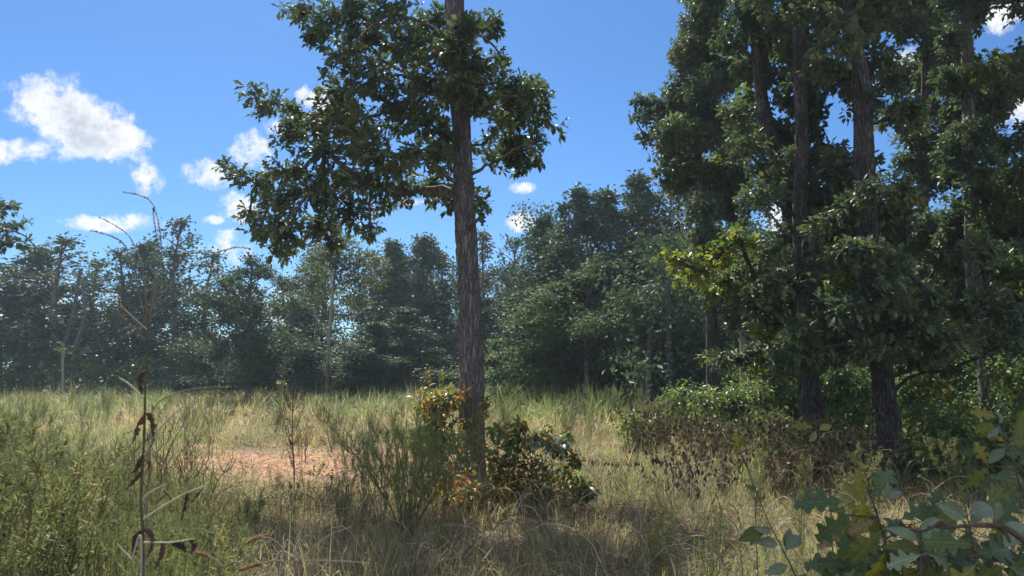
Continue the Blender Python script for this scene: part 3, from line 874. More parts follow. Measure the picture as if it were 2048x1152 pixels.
FAR = [
 (15, 520, 44, 60, 'airyb', 'far_blue', 'hazy tree at the left end of the treeline, under the overhanging dark boughs'),
 (85, 488, 45, 62, 'tallb', 'far_blue', 'hazy broad tree left of the forked double-stemmed tree on the treeline'),
 (135, 468, 43, 66, 'airy', 'far_blue', 'hazy tree with two dark forked stems left of the tall seed-headed weed'),
 (195, 512, 46, 52, 'airyb', 'far_blue', 'lower treetop filling the dip right of the forked double-stemmed tree'),
 (240, 488, 43, 50, 'airy', 'far_blue', 'narrow treetop just behind the drooping seed spikes of the tall weed'),
 (292, 478, 45, 44, 'tall', 'far_blue', 'treetop between the seed spikes and the tallest pointed tree on the left'),
 (360, 428, 42, 60, 'airyb', 'far_blue', 'tallest pointed tree on the left treeline, rising between two small clouds'),
 (425, 498, 44, 50, 'airy', 'far_blue', 'treetop stepping down right of the tallest pointed tree'),
 (505, 500, 32, 62, 'round', 'far_blue', 'dark rounded treetop directly under the oak lowest left boughs'),
 (575, 548, 44, 44, 'airy', 'far_olive', 'low thin tree in the gap right of the dark rounded treetop'),
 (625, 500, 45, 44, 'airyb', 'far_olive', 'olive treetop just left of the slender pale trunk'),
 (740, 492, 45, 46, 'airy', 'far_olive', 'olive treetop showing below the hanging oak twig, right of the pale trunk'),
 (790, 476, 44, 44, 'tall', 'far_blue', 'blue-green treetop left of the round top beside the oak trunk'),
 (842, 466, 43, 50, 'tallb', 'far_blue', 'round blue-green top standing highest just left of the oak trunk'),
 (893, 498, 45, 38, 'airy', 'far_blue', 'treetop half hidden by the left side of the oak trunk'),
 (975, 456, 43, 40, 'airy', 'far_rust', 'tree with rusty brown leaves at its top, right of the oak trunk'),
 (1030, 468, 44, 40, 'airyb', 'far_blue', 'loose blue-green tree between the rusty one and the tall dense wood'),
 (1085, 425, 36, 48, 'tall', 'far_blue', 'first step of the tall wood, beneath the small cloud right of the oak'),
 (1148, 365, 33, 60, 'tallb', 'far_blue', 'tall blue-green tree forming the left shoulder of the dense wood'),
 (1215, 372, 33, 52, 'tall', 'far_blue', 'tall tree in the dip between the two highest tops of the dense wood'),
 (1278, 342, 32, 58, 'tallb', 'far_blue', 'highest brownish top of the dense wood, left of the right-hand oaks'),
 (1340, 350, 31, 56, 'airyb', 'far_rust', 'brown-tinged tree of the dense wood touching the right-hand oaks'),
 (1405, 380, 30, 56, 'airyb', 'far_rust', 'thin-leaved tree showing sky through it above the yellowing bough'),
 (1470, 420, 30, 50, 'airy', 'far_blue', 'tree glimpsed behind the yellowing bough and the slim oak'),
 (1100, 560, 29, 78, 'dense', 'far_light', 'lighter green bushy tree in front of the dense wood, right of the oak trunk'),
 (1200, 500, 30, 80, 'round', 'far_green', 'mid green tree standing before the dense wood above the grey post-like stem'),
 (1310, 560, 27, 74, 'round', 'far_green', 'mid green spreading tree above the pair of leaning trunks'),
 (1420, 580, 26, 80, 'dense', 'far_blue', 'dark bushy tree in shade left of the broken grey snag'),
 (1530, 520, 25, 70, 'dense', 'far_green', 'bushy tree directly behind the two close dark oak stems'),
 (1610, 440, 27, 70, 'tallb', 'far_green', 'tall tree seen through the leaves just right of the slim oak'),
 (1700, 480, 24, 70, 'dense', 'far_green', 'bushy tree behind the furrowed black trunk, left of it'),
 (1800, 430, 27, 80, 'tall', 'far_green', 'tall tree in the shade right of the furrowed black trunk'),
 (1890, 480, 23, 80, 'dense', 'far_green', 'dense green tree left of the reddish brown trunk'),
 (1985, 400, 26, 90, 'tallb', 'far_green', 'tall backdrop tree rising behind the reddish brown trunk'),
 (2050, 500, 22, 80, 'dense', 'far_light', 'light green leafy tree at the right edge beyond the reddish trunk'),
 (960, 590, 40, 60, 'dense', 'far_blue', 'low dark tree behind the middle of the oak trunk'),
 (820, 610, 38, 66, 'dense', 'far_blue', 'low dense tree in front of the treeline just left of the oak trunk'),
 (740, 640, 37, 60, 'dense', 'far_blue', 'low dense tree right of the slender pale trunk'),
 (595, 600, 39, 60, 'dense', 'far_blue', 'low dense tree left of the slender pale trunk'),
 (500, 655, 39, 56, 'dense', 'far_blue', 'low bushy tree below the dark rounded treetop'),
 (420, 660, 40, 56, 'round', 'far_blue', 'low tree with sky specks, right of the tallest pointed tree stem'),
]
for f_ in FAR:
    far_tree(f_[0], f_[1], f_[2], f_[3], f_[4], f_[5], f_[6])

# tree with the slender pale trunk
def slim_tree(label, pts, Y, rads, clumps, mat, bark, cat='tree', name='deciduous_tree', seed=3, leaf=.2):
    P = [at(a, b, Y) for a, b in pts]
    P[0][2] = float(gz(P[0][0], Y)) - .1
    root = empty(name, (P[0][0], Y, P[0][2] + .1), label, cat, 'trees of the far treeline')
    base = np.array(root.location)
    g = Geo(); tube(g, spline(P, 24), interp_r(np.array(rads) * Y / F, 24), 8); g.build('trunk', M[bark], root, base)
    gr = np.random.default_rng(seed)
    gf, gl = Geo(), Geo()
    tp = spline(P, 40)
    for (a, b, c, d) in clumps:
        cc, rad, _, _ = pc(a, b, c, d, Y, gr.uniform(-.8, .8))
        n = int(200 * (c * Y / F / .6) * (d * Y / F / .5))
        u = rdir(n, gr) * gr.random(n)[:, None] ** .55
        f = unit(u + gr.normal(size=(n, 3)) * .8)
        gf.inst(*L_SIMPLE, basis(f, np.array([0, 0, 1.]) + gr.normal(size=(n, 3)) * .7, leaf * gr.uniform(.6, 1.2, n)), cc + u * np.array(rad), np.clip(gr.random() * .5 + gr.random(n) * .5, 0, 1))
        j = np.argmin(np.linalg.norm(tp - cc, axis=1) + np.where(tp[:, 2] > cc[2] - .3, 1.5, 0))
        tube(gl, spline([tp[j], (tp[j] + cc) / 2 + [0, 0, .15], cc], 5), [.04, .03, .025, .02, .01], 4, cap=False)
    if clumps:
        gl.build('limbs', M[bark], root, base)
        tag(gf.build('foliage', M[mat], root, base), kind='stuff')
    return root
slim_tree('tree with a slender pale grey trunk, bare low down, olive crown under the oak boughs', [(652, 800), (656, 720), (661, 640), (667, 570), (676, 500), (684, 468)], 36, [4.2, 3.6, 3.4, 3, 2, .6],
          [(690, 490, 40, 20), (650, 510, 38, 22), (720, 520, 42, 24), (680, 530, 44, 26), (640, 545, 34, 22), (700, 560, 44, 24), (740, 560, 34, 22), (650, 585, 36, 18), (715, 600, 34, 18), (670, 475, 24, 14), (765, 530, 20, 16)], 'far_olive', 'bark_pale', seed=4)
slim_tree('left one of two leaning dark trunks under the spreading tree', [(1292, 800), (1284, 740), (1274, 690), (1262, 620)], 25.5, [8, 7, 6, 4], [(1262, 625, 44, 30), (1240, 600, 36, 24)], 'far_green', 'bark', seed=5)
slim_tree('right one of two dark trunks under the spreading tree, upright', [(1299, 800), (1298, 740), (1300, 690), (1302, 620)], 25.2, [8, 7, 6, 4], [(1305, 620, 44, 30), (1335, 600, 36, 24)], 'far_green', 'bark', seed=6)
slim_tree('short grey stem standing like a post at the foot of the dense wood', [(1174, 800), (1174, 750), (1173, 710), (1172, 640)], 27, [5, 5, 4.5, 3], [(1172, 655, 40, 26), (1150, 630, 30, 22), (1200, 640, 34, 24), (1175, 690, 34, 14)], 'far_blue', 'bark_grey', seed=7)
slim_tree('left dark stem of the pair behind the hazy treetops on the left', [(110, 800), (128, 700), (148, 620), (160, 540)], 42, [5, 4.5, 4, 3], [], 'far_blue', 'bark')
slim_tree('pale short stem rising out of the weeds at the left treeline foot', [(127, 800), (126, 760), (125, 705)], 38, [3, 2.6, 2], [(125, 700, 10, 10)], 'far_light', 'bark_pale')
slim_tree('dark slanting stem right of the short pale stem on the left treeline', [(140, 800), (150, 700), (168, 640), (165, 560)], 41, [5, 4.5, 4, 3], [], 'far_blue', 'bark')
# broken pale snag
def snag():
    Y = 19.0
    b = at(1488, 850, Y); b[2] = float(gz(b[0], Y)) - .1
    root = empty('dead_snag', b, 'broken pale grey dead trunk with a torn forked top, left of the slim oak', 'dead tree')
    g = Geo()
    tube(g, spline([b, at(1487, 760, Y), at(1486, 700, Y), at(1484, 650, Y), at(1486, 605, Y)], 20), interp_r(np.array([9, 7, 6, 5, 2.5]) * Y / F, 20), 9, wob=bark_wob(3, .2, .15, 4))
    g.build('trunk', M['bark_pale'], root, b)
    g = Geo()
    tube(g, spline([at(1486, 640, Y), at(1500, 618, Y), at(1511, 598, Y)], 8), interp_r(np.array([5, 6, 1.5]) * Y / F, 8), 6, wob=bark_wob(9, .3, .2, 3))
    tube(g, spline([at(1500, 620, Y), at(1514, 628, Y), at(1522, 642, Y)], 8), interp_r(np.array([5, 4, 1]) * Y / F, 8), 6, wob=bark_wob(5, .3, .2, 3))
    g.build('torn_fork', M['bark_pale'], root, b)
snag()

# the wood that closes the view behind
def back_wood():
    g = np.random.default_rng(77)
    gf, gt = Geo(), Geo()
    n = 80
    for i in range(n):
        px = g.uniform(540, 2500)
        Y = g.uniform(48, 66) if px < 1050 else g.uniform(32, 52)
        if px > 1300: Y = g.uniform(24, 44)
        H = g.uniform(3.2, 6.0) if px < 560 else g.uniform(8, 10.5)
        if px > 1050: H = g.uniform(7.5, 10) * (Y / 36) ** .7
        x = X_of(px, Y)
        tube(gt, np.array([(x, Y, -.1), (x + g.normal() * .2, Y, H * .5), (x + g.normal() * .3, Y, H * .9)]), [.13, .1, .04], 6, cap=False)
        nc = 16 if px < 560 else 40
        for c in range(nc):
            t = g.random()
            cc = np.array([x, Y, .6 + t * (H - .8)]) + np.append(g.normal(size=2) * (1.35 - t * .8), 0)
            k = 76
            u = rdir(k, g) * g.random(k)[:, None] ** .5 * np.array([.95, .95, .65])
            gf.inst(*L_SIMPLE, basis(unit(u + g.normal(size=(k, 3)) * .8), np.array([0, 0, 1.]) + g.normal(size=(k, 3)) * .7, .23 * g.uniform(.6, 1.3, k)), cc + u, np.clip(g.random() * .5 + g.random(k) * .5, 0, 1))
    a = gt.build('wood_trunks', M['bark'])
    tag(a, 'dark trunks of the wood that closes the view behind the treeline', 'wood', kind='stuff')
    b = gf.build('distant_wood', M['far_blue'])
    tag(b, 'dense dark wood closing the view behind the treeline', 'wood', kind='stuff')
back_wood()

# ------------------------------------------------------------------ grass and weeds
M['grass'] = leaf_mat('grass_blades', [(0, (0.14, 0.10, 0.078)), (0.2, (0.33, 0.26, 0.19)), (0.42, (0.50, 0.43, 0.30)), (0.52, (0.26, 0.27, 0.14)), (0.75, (0.16, 0.20, 0.10)), (1, (0.25, 0.30, 0.15))], 0.4, 0.6, 0.3, (1.2, 1.3, 0.8))
M['weed'] = leaf_mat('weed_leaves', [(0, (0.10, 0.12, 0.07)), (0.5, (0.14, 0.16, 0.09)), (0.75, (0.21, 0.20, 0.12)), (1, (0.34, 0.28, 0.17))], 0.4, 0.55, 0.3)
M['feather'] = leaf_mat('feathery_leaves', [(0, (0.10, 0.13, 0.075)), (0.6, (0.16, 0.19, 0.11)), (0.85, (0.22, 0.22, 0.13)), (1, (0.32, 0.28, 0.18))], 0.4, 0.6, 0.25)
M['broom'] = leaf_mat('broom_leaves', [(0, (0.13, 0.18, 0.085)), (0.7, (0.20, 0.25, 0.12)), (1, (0.30, 0.30, 0.15))], 0.45, 0.6, 0.2)
M['brown_leaf'] = leaf_mat('dead_brown_leaves', [(0, (0.045, 0.032, 0.027)), (0.7, (0.095, 0.066, 0.050)), (1, (0.19, 0.135, 0.095))], 0.12, 0.75, 0.15, (1.1, 1, .9))
M['dark_dead'] = leaf_mat('dark_withered_leaves', [(0, (0.03, 0.02, 0.02)), (1, (0.09, 0.055, 0.05))], 0.1, 0.7, 0.2, (1, 1, 1))
M['orange'] = leaf_mat('orange_vine_leaves', [(0, (0.30, 0.10, 0.03)), (0.5, (0.50, 0.19, 0.05)), (1, (0.62, 0.33, 0.10))], 0.4, 0.5, 0.3, (1.2, 1.1, .8))
M['vine'] = leaf_mat('vine_leaves', [(0, (0.08, 0.11, 0.04)), (0.5, (0.15, 0.17, 0.055)), (0.8, (0.26, 0.22, 0.07)), (1, (0.42, 0.22, 0.08))], 0.4, 0.45, 0.4)
M['bush'] = leaf_mat('bush_leaves', [(0, (0.06, 0.10, 0.045)), (0.6, (0.10, 0.15, 0.055)), (0.9, (0.17, 0.21, 0.065)), (1, (0.28, 0.26, 0.08))], 0.42, 0.45, 0.4)
M['glauc'] = leaf_mat('pale_underside_leaves', [(0, (0.22, 0.28, 0.25)), (1, (0.38, 0.45, 0.41))], 0.2, 0.4, 0.5, (1, 1.1, 1))
M['stalk'] = plain_mat('green_stalk', (0.09, 0.11, 0.045), (0.17, 0.18, 0.08), 30)
M['dull_stalk'] = plain_mat('dull_green_stalk', (0.05, 0.055, 0.035), (0.12, 0.12, 0.07), 30)
M['dry_stalk'] = plain_mat('dry_stalk', (0.12, 0.09, 0.065), (0.28, 0.22, 0.16), 25)
M['pale_stalk'] = plain_mat('pale_dry_stalk', (0.32, 0.28, 0.21), (0.5, 0.45, 0.36), 25)
M['seed'] = leaf_mat('seed_heads', [(0, (0.10, 0.085, 0.065)), (1, (0.36, 0.27, 0.18))], 0.4, 0.8, 0.1, (1.2, 1.1, .9))

def blade_tmpl(bend, kink, nseg, droop=0.0):
    ts = np.linspace(0, 1, nseg + 1)
    V = []
    for t in ts:
        y = t - droop * t ** 3; z = bend * t * t + kink * max(0, t - .55)
        wd = .5 * (1 - t ** 2.2) if nseg > 1 else .5 * (1 - t)
        V += [(-wd, y, z), (wd, y, z)]
    V = V[:-1]
    T = []
    for i in range(nseg - 1):
        a = 2 * i
        T += [(a, a + 1, a + 3), (a, a + 3, a + 2)]
    a = 2 * (nseg - 1)
    T.append((a, a + 1, a + 2))
    return np.array(V, float), np.array(T)

def blades(geo, P, H, Wd, lean, rnd, g, nseg=3, mat=0):
    P = np.asarray(P, float); n = len(P)
    H = np.broadcast_to(H, (n,)); Wd = np.broadcast_to(Wd, (n,)); lean = np.broadcast_to(lean, (n,)); rnd = np.broadcast_to(rnd, (n,))
    T = [blade_tmpl(b, k, nseg, d) for b, k, d in [(.05, 0, 0), (.3, 0, .05), (.55, .1, .15), (.2, -.5, .1), (.7, .3, .25), (.35, .6, .2)]] if nseg > 1 else [blade_tmpl(0, 0, 1)]
    which = g.integers(len(T), size=n)
    a = g.uniform(0, 2 * math.pi, n)
    hd = np.stack([np.cos(a), np.sin(a), np.zeros(n)], -1)
    up = np.array([0, 0, 1.])
    f = unit(up * np.cos(lean)[:, None] + hd * np.sin(lean)[:, None])
    spin = a + g.normal(size=n) * .5
    nrm = np.stack([np.cos(spin), np.sin(spin), np.full(n, -.0)], -1)
    for k in range(len(T)):
        m = which == k
        geo.inst(T[k][0], T[k][1], basis(f[m], nrm[m], H[m], (Wd / H)[m]), P[m], rnd[m], mat)

def scatter(g, n, y0, y1, pad=1.12, xmin=None, xmax=None):
    """random ground points inside the view wedge (a little wider)"""
    y = np.sqrt(g.random(n) * (y1 * y1 - y0 * y0) + y0 * y0)
    x = (g.random(n) * 2 - 1) * y * (1024 / F) * pad
    if xmin is not None:
        m = (x > xmin) & (x < xmax); x, y = x[m], y[m]
    return x, y

def clayness(x, y):
    return 1.25 - ((x + 4.4) / 3.6) ** 2 - ((y - 12.9) / 2.9) ** 2 + (fbm(x * .35, y * 1.5, 1.0) - .5) * 3.6

def pxof(x, y):
    return 1024 + x / y * F

def grass():
    g = np.random.default_rng(11)
    ge = Geo()
    def tussocks(nt, y0, y1, per, rad, hfun, gfun, wid, pad=1.2, keepfun=None, lean=(.03, .7), dark=0.0):
        x, y = scatter(g, nt, y0, y1, pad)
        if keepfun is not None:
            k = g.random(len(x)) < keepfun(x, y); x, y = x[k], y[k]
        h = hfun(x, y) * g.uniform(.45, 1.25, len(x)); gr = np.clip(gfun(x, y), 0, 1)
        tone = np.where(g.random(len(x)) < gr, g.uniform(.55, .95, len(x)), g.uniform(.02, .48, len(x)))
        n = len(x)
        X = np.repeat(x, per); Y = np.repeat(y, per); H = np.repeat(h, per) * g.uniform(.45, 1.1, n * per)
        R_ = np.repeat(rad * g.uniform(.5, 1.5, n), per)
        X = X + g.normal(size=n * per) * R_; Y = Y + g.normal(size=n * per) * R_
        rn = np.clip(np.repeat(tone, per) + g.normal(size=n * per) * .09, 0, 1)
        blades(ge, np.stack([X, Y, gz(X, Y) - .03], -1), H, g.uniform(*wid, n * per), g.uniform(*lean, n * per), rn, g, 2)
    hf = lambda x, y: np.interp(pxof(x, y), [0, 500, 700, 950, 1250, 1500], [.7, .75, .8, 1.05, .95, .8]) * (.5 + .9 * fbm(x, y + 31, .35)) * np.interp(y, [18, 25, 30, 47], [.7, 1.05, 1.15, 1.15])
    gf = lambda x, y: .55 + (fbm(x, y, .3) - .5) * 2.2 + np.interp(y, [18, 24, 30], [-.4, .0, .2]) + np.interp(pxof(x, y), [0, 300, 700, 1000, 1500], [.15, .0, .0, .15, .15])
    tussocks(3600, 18, 47, 26, .16, hf, gf, (.014, .034), 1.25)
    tussocks(900, 20, 40, 16, .10, lambda x, y: hf(x, y) * 1.35, gf, (.014, .026), 1.2, None, (.02, .35))
    # middle: brown dry growth, thin over the clay
    kf = lambda x, y: np.clip(np.where(clayness(x, y) > 0, .2, 1.0) * (.5 + .9 * fbm(x, y, .8)), 0, 1)
    hm = lambda x, y: .55 * (.4 + 1.1 * fbm(x, y + 31, .5)) * np.where(clayness(x, y) > 0, .55, 1)
    gm = lambda x, y: np.clip(.25 + (fbm(x, y, .3) - .5) * 1.8 + np.interp(pxof(x, y), [0, 300, 600, 900, 1150, 1300, 2000], [.35, .15, -.08, .05, -.05, .15, .3]), .03, .95)
    tussocks(5200, 9.5, 19, 20, .09, hm, gm, (.006, .015), 1.2, kf, (.05, 1.15))
    # near: tangled dry grass with some green
    x, y = scatter(g, 95000, 2.2, 10, 1.2)
    px = pxof(x, y)
    keep = g.random(len(x)) < .35 + .9 * fbm(x, y, 1.6)
    green = np.clip(.25 + (fbm(x, y, .7) - .5) * 1.6 + np.interp(px, [0, 350, 600, 1000, 2000], [.45, .35, .0, .0, .05]), .05, .95)
    h = .42 * (.4 + 1.2 * fbm(x, y + 31, 1.1)) * g.uniform(.4, 1.5, len(x)) * np.interp(px, [0, 400, 700, 1100, 1450, 2000], [1.5, 1.25, .95, .85, .6, .9])
    x, y, h, green = x[keep], y[keep], h[keep], green[keep]
    rnd = np.where(g.random(len(x)) < green, g.uniform(.5, .9, len(x)), g.uniform(.0, .5, len(x)))
    blades(ge, np.stack([x, y, gz(x, y) - .02], -1), h, g.uniform(.0035, .0085, len(x)), g.uniform(.1, 1.35, len(x)), rnd, g, 2)
    tag(ge.build('grass', M['grass']), kind='stuff')
    # long arching dead stems and straws lying through it
    gs = Geo()
    for i in range(1500):
        y = math.sqrt(g.random() * (10.5 ** 2 - 2.6 ** 2) + 2.6 ** 2); x = g.uniform(-.78, .78) * y
        a = g.uniform(0, 6.283); L = g.uniform(.25, .85); hgt = g.uniform(.05, .5)
        d = np.array([math.cos(a), math.sin(a), 0])
        p0 = np.array([x, y, float(gz(x, y)) - .01])
        pts = spline([p0, p0 + d * L * .25 + [0, 0, hgt * .8], p0 + d * L * .65 + [0, 0, hgt], p0 + d * L + [0, 0, hgt * g.uniform(.3, .9)]], 8)
        tube(gs, pts, np.linspace(.0035, .0015, 8) * g.uniform(.7, 1.5), 3, .5, int(g.integers(3)), False)
    tag(gs.build('dead_stems', [M['dry_stalk'], M['pale_stalk'], M['twig']]), kind='stuff')
    # dead leaves lying on the ground
    ge = Geo()
    x, y = scatter(g, 7000, 3, 14, 1.1)
    P = np.stack([x, y, gz(x, y) + g.uniform(.0, .05, len(x))], -1)
    f = np.stack([np.cos(x * 99), np.sin(x * 99), g.normal(size=len(x)) * .35], -1)
    ge.inst(*L_OVATE_LO, basis(f, np.array([0, 0, 1.]) + g.normal(size=(len(x), 3)) * .4, g.uniform(.04, .1, len(x))), P, g.random(len(x)))
    tag(ge.build('leaf_litter', M['seed']), kind='stuff')
grass()

def clods():
    g = np.random.default_rng(19)
    ge = Geo()
    x, y = scatter(g, 9000, 9.5, 17, 1.0)
    k = clayness(x, y) > -.2; x, y = x[k], y[k]
    v = np.array([(1, 0, 0), (-1, 0, 0), (0, 1, 0), (0, -1, 0), (0, 0, .8), (.6, .5, .5), (-.6, .5, .4), (-.5, -.6, .5), (.5, -.6, .4)], float)
    t = np.array([(0, 2, 5), (2, 1, 6), (1, 3, 7), (3, 0, 8), (5, 2, 6), (6, 1, 7), (7, 3, 8), (8, 0, 5), (5, 6, 4), (6, 7, 4), (7, 8, 4), (8, 5, 4)])
    n = len(x); a = g.uniform(0, 6.28, n)
    s = .008 + .03 * g.random(n) ** 4
    ge.inst(v, t, basis(np.stack([np.cos(a), np.sin(a), g.normal(size=n) * .2], -1), np.array([0, 0, 1.]) + g.normal(size=(n, 3)) * .3, s), np.stack([x, y, gz(x, y)], -1), g.random(n))
    tag(ge.build('clods', plain_mat('clay_clods', (0.25, 0.13, 0.08), (0.5, 0.36, 0.26), 6)), kind='stuff')
clods()

# undergrowth of small broad leaves along the wood's edge and through the weeds
def undergrowth():
    g = np.random.default_rng(12)
    ge = Geo()
    def mass(px, py_top, Y, wpx, n, leaf, lo=0.0, rl=.0, rh=1.0, depth=1.0):
        t = at(px, py_top, Y)
        z1 = max(.25, t[2])
        w_ = wpx * Y / F
        x = t[0] + g.normal(size=n) * w_ * .5
        y = Y + g.normal(size=n) * depth
        k = 1 - np.clip(np.abs(x - t[0]) / (w_ * 1.5), 0, 1) ** 2
        z = lo + g.random(n) ** .7 * (z1 - lo) * (.35 + .65 * k) * (.7 + .6 * fbm(x * 2, y * 2, 1.0)) + gz(x, y)
        f = rdir(n, g) + [0, 0, -.1]
        ge.inst(*L_SIMPLE, basis(f, np.array([0, 0, 1.]) + g.normal(size=(n, 3)) * .6, leaf * g.uniform(.6, 1.3, n)), np.stack([x, y, z], -1), np.clip(g.uniform(rl, rh) * .6 + g.random(n) * .5 * rh, 0, 1))
    # foot of the treeline
    for px in np.arange(-150, 1050, 34):
        mass(px + g.uniform(-12, 12), g.uniform(690, 770), g.uniform(39, 43), 46, 700, .2, 0, 0, .5, .8)
    for px in np.arange(1040, 1500, 34):
        mass(px + g.uniform(-12, 12), g.uniform(690, 765), g.uniform(27, 31), 46, 900, .14, 0, 0, .5, .8)
    for px in np.arange(1480, 2200, 36):
        mass(px + g.uniform(-12, 12), g.uniform(680, 770), g.uniform(18, 23), 60, 1300, .11, 0, 0, .8, .9)
    for px in np.arange(1560, 2200, 40):
        mass(px + g.uniform(-15, 15), g.uniform(770, 830), g.uniform(12.8, 16), 56, 520, .085, 0, 0, .75, .6)
    for px in np.arange(1300, 1560, 40):
        mass(px + g.uniform(-15, 15), g.uniform(795, 830), g.uniform(15.5, 18.5), 50, 420, .08, 0, .2, 1, .6)
    tag(ge.build('undergrowth', M['bush']), kind='stuff')
undergrowth()

def band(px, steps):
    for lim, txt in steps:
        if px < lim: return txt

# ---- plant prototypes; each is root + parts, copied without operators
def copy_tree(o, loc, rz, s, label=None, group=None):
    c = o.copy(); COL.objects.link(c)
    c.location = loc; c.rotation_euler = (0, 0, rz)
    c.scale = (s, s, s) if np.ndim(s) == 0 else s
    if label: c['label'] = label
    if group: c['group'] = group
    for ch in list(o.children):
        d = ch.copy(); COL.objects.link(d); d.parent = c
        d.matrix_parent_inverse = ch.matrix_parent_inverse.copy()
    return c

def proto_feather(seed, nst, H, spread, nl, ll=.035, mat='feather', name='feathery_weed', lab='', wid=.07, br=10, seedy=0):
    g = np.random.default_rng(seed)
    root = empty(name, (0, 0, 0), lab, 'weed')
    gs, gl, gh = Geo(), Geo(), Geo()
    for i in range(nst):
        a = g.uniform(0, 6.283); sp = spread * g.uniform(.15, 1); h = H * g.uniform(.6, 1)
        d = np.array([math.cos(a), math.sin(a), 0])
        pts = spline([d * .03, d * sp * .35 * h + [0, 0, h * .45], d * sp * h * .8 + [0, 0, h * .8], d * sp * h * 1.15 + [0, 0, h]], 14)
        pts[1:] += g.normal(size=(13, 3)) * .008
        tube(gs, pts, np.linspace(.0045, .0012, 14), 4, .5, 0, False)
        T = [(pts, 1.0)]
        for b in range(br):
            t = g.uniform(.3, .95); k = int(t * 13)
            p = pts[k]; q = rdir(1, g)[0] * [1, 1, .3]; L = H * .22 * (1.15 - t) * g.uniform(.5, 1.3)
            e = spline([p, p + q * L * .5 + [0, 0, L * .4], p + q * L * .7 + [0, 0, L]], 6)
            tube(gs, e, np.linspace(.0022, .001, 6), 3, .5, 0, False)
            T.append((e, .6))
        tot = sum(len(p) * k_ for p, k_ in T)
        for p, k_ in T:
            n = int(nl / nst * len(p) * k_ / tot)
            if n < 2: continue
            q = (g.random(n) ** .75) * (len(p) - 1.001)
            j = q.astype(int); fr = (q - j)[:, None]
            P = p[j] * (1 - fr) + p[j + 1] * fr
            ax = unit(p[j + 1] - p[j])
            f = unit(ax * g.uniform(.2, 1.1, n)[:, None] + rdir(n, g) * .9)
            s = ll * g.uniform(.5, 1.2, n)
            tm = L_NEEDLE if wid < .12 else L_LANCE if wid < .5 else L_OVATE_LO
            gl.inst(tm[0], tm[1], basis(f, rdir(n, g), s, wid * 1.0 if wid < .12 else 1.0), P, np.clip(g.random() * .4 + g.random(n) * .6, 0, 1))
        if seedy:
            n = seedy
            e = pts[-5:]
            j = g.integers(0, 4, n); P = e[j] + g.normal(size=(n, 3)) * .012
            gh.inst(L_NEEDLE[0], L_NEEDLE[1], basis(rdir(n, g) + [0, 0, .6], rdir(n, g), g.uniform(.006, .014, n), .6), P, g.random(n))
    gs.build('stems', M['stalk'], root)
    tag(gl.build('leaves', M[mat], root), kind='stuff')
    if seedy: tag(gh.build('seed_heads', M['seed'], root), kind='stuff')
    return root

feath = [proto_feather(200 + i, 9, 1.25, .35, 5200, .04, seedy=(40 if i % 2 else 0)) for i in range(4)]
leafy = [proto_feather(220 + i, 7, 1.15, .3, 1700, .042, 'weed', 'leafy_weed', wid=.3, br=6, seedy=(60 if i == 1 else 0)) for i in range(4)]
dryw = [proto_feather(240 + i, 8, .8, .5, 260, .02, 'seed', 'dry_weed', wid=.11, br=12) for i in range(3)]
placed = set()
def place(protos, i, x, y, s, rz, label, group):
    p = protos[i % len(protos)]
    z = float(gz(x, y)) - .02
    if p.name not in placed:
        placed.add(p.name)
        p.location = (x, y, z); p.rotation_euler = (0, 0, rz); p.scale = (s, s, s)
        p['label'] = label; p['group'] = group
        return p
    return copy_tree(p, (x, y, z), rz, s, label, group)

g3 = np.random.default_rng(44)
# thicket of weeds at the lower left
LF = 'feathery fine-leaved weed in the thicket filling the lower left, right of the tall dead weed'
LL = 'small-leaved upright weed in the thicket filling the lower left, right of the tall dead weed'
def topY(px, pytop, Y, H):
    return max(.35, at(px, pytop, Y)[2] / H)
for i in range(96):
    px = g3.uniform(-120, 480); Y = g3.uniform(3.0, 9.5)
    tp = np.interp(px, [-100, 40, 150, 250, 350, 480], [775, 800, 850, 880, 920, 985]) + g3.uniform(-15, 90)
    H = at(px, tp, Y)[2]
    if H < .3: H = .3
    x = X_of(px, Y)
    if i % 3: place(feath, i // 2, x, Y, H / 1.25, g3.uniform(0, 6), LF if px > 230 else 'feathery fine-leaved weed in the thicket left of the tall dead weed', 'feathery weeds of the lower left thicket')
    else: place(leafy, i // 2, x, Y, H / 1.15, g3.uniform(0, 6), LL if px > 230 else 'small-leaved upright weed in the thicket left of the tall dead weed', 'leafy weeds of the lower left thicket')
# weeds further back, left and centre
for i in range(26):
    px = g3.uniform(-60, 700); Y = g3.uniform(15.5, 30)
    x = X_of(px, Y)
    place(feath, i, x, Y, g3.uniform(.55, .95), g3.uniform(0, 6), 'grey-green feathery weed in the open field ' + band(px, [(260, 'left of the tall dead weed'), (480, 'behind the bare clay patch'), (9999, 'between the clay patch and the oak trunk')]), 'feathery weeds across the left field')
for i in range(26):
    px = g3.uniform(1000, 1480); Y = g3.uniform(14.5, 27)
    x = X_of(px, Y)
    place(feath, i + 1, x, Y, g3.uniform(.7, 1.05), g3.uniform(0, 6), 'grey-green feathery weed in the tall grass right of the oak trunk', 'feathery weeds right of the oak')
for i in range(14):
    px = g3.uniform(1290, 1520); Y = g3.uniform(14.5, 19)
    place(leafy, i, X_of(px, Y), Y, g3.uniform(.7, 1.0), g3.uniform(0, 6), 'light green leafy weed at the back of the brown patch, before the dark wood', 'light green weeds behind the brown patch')
for i in range(18):
    px = g3.uniform(380, 760); Y = g3.uniform(13, 21)
    x = X_of(px, Y)
    place(dryw, i, x, Y, g3.uniform(.8, 1.2), g3.uniform(0, 6), 'brown dried branching weed around the bare clay patch', 'dried weeds round the clay')
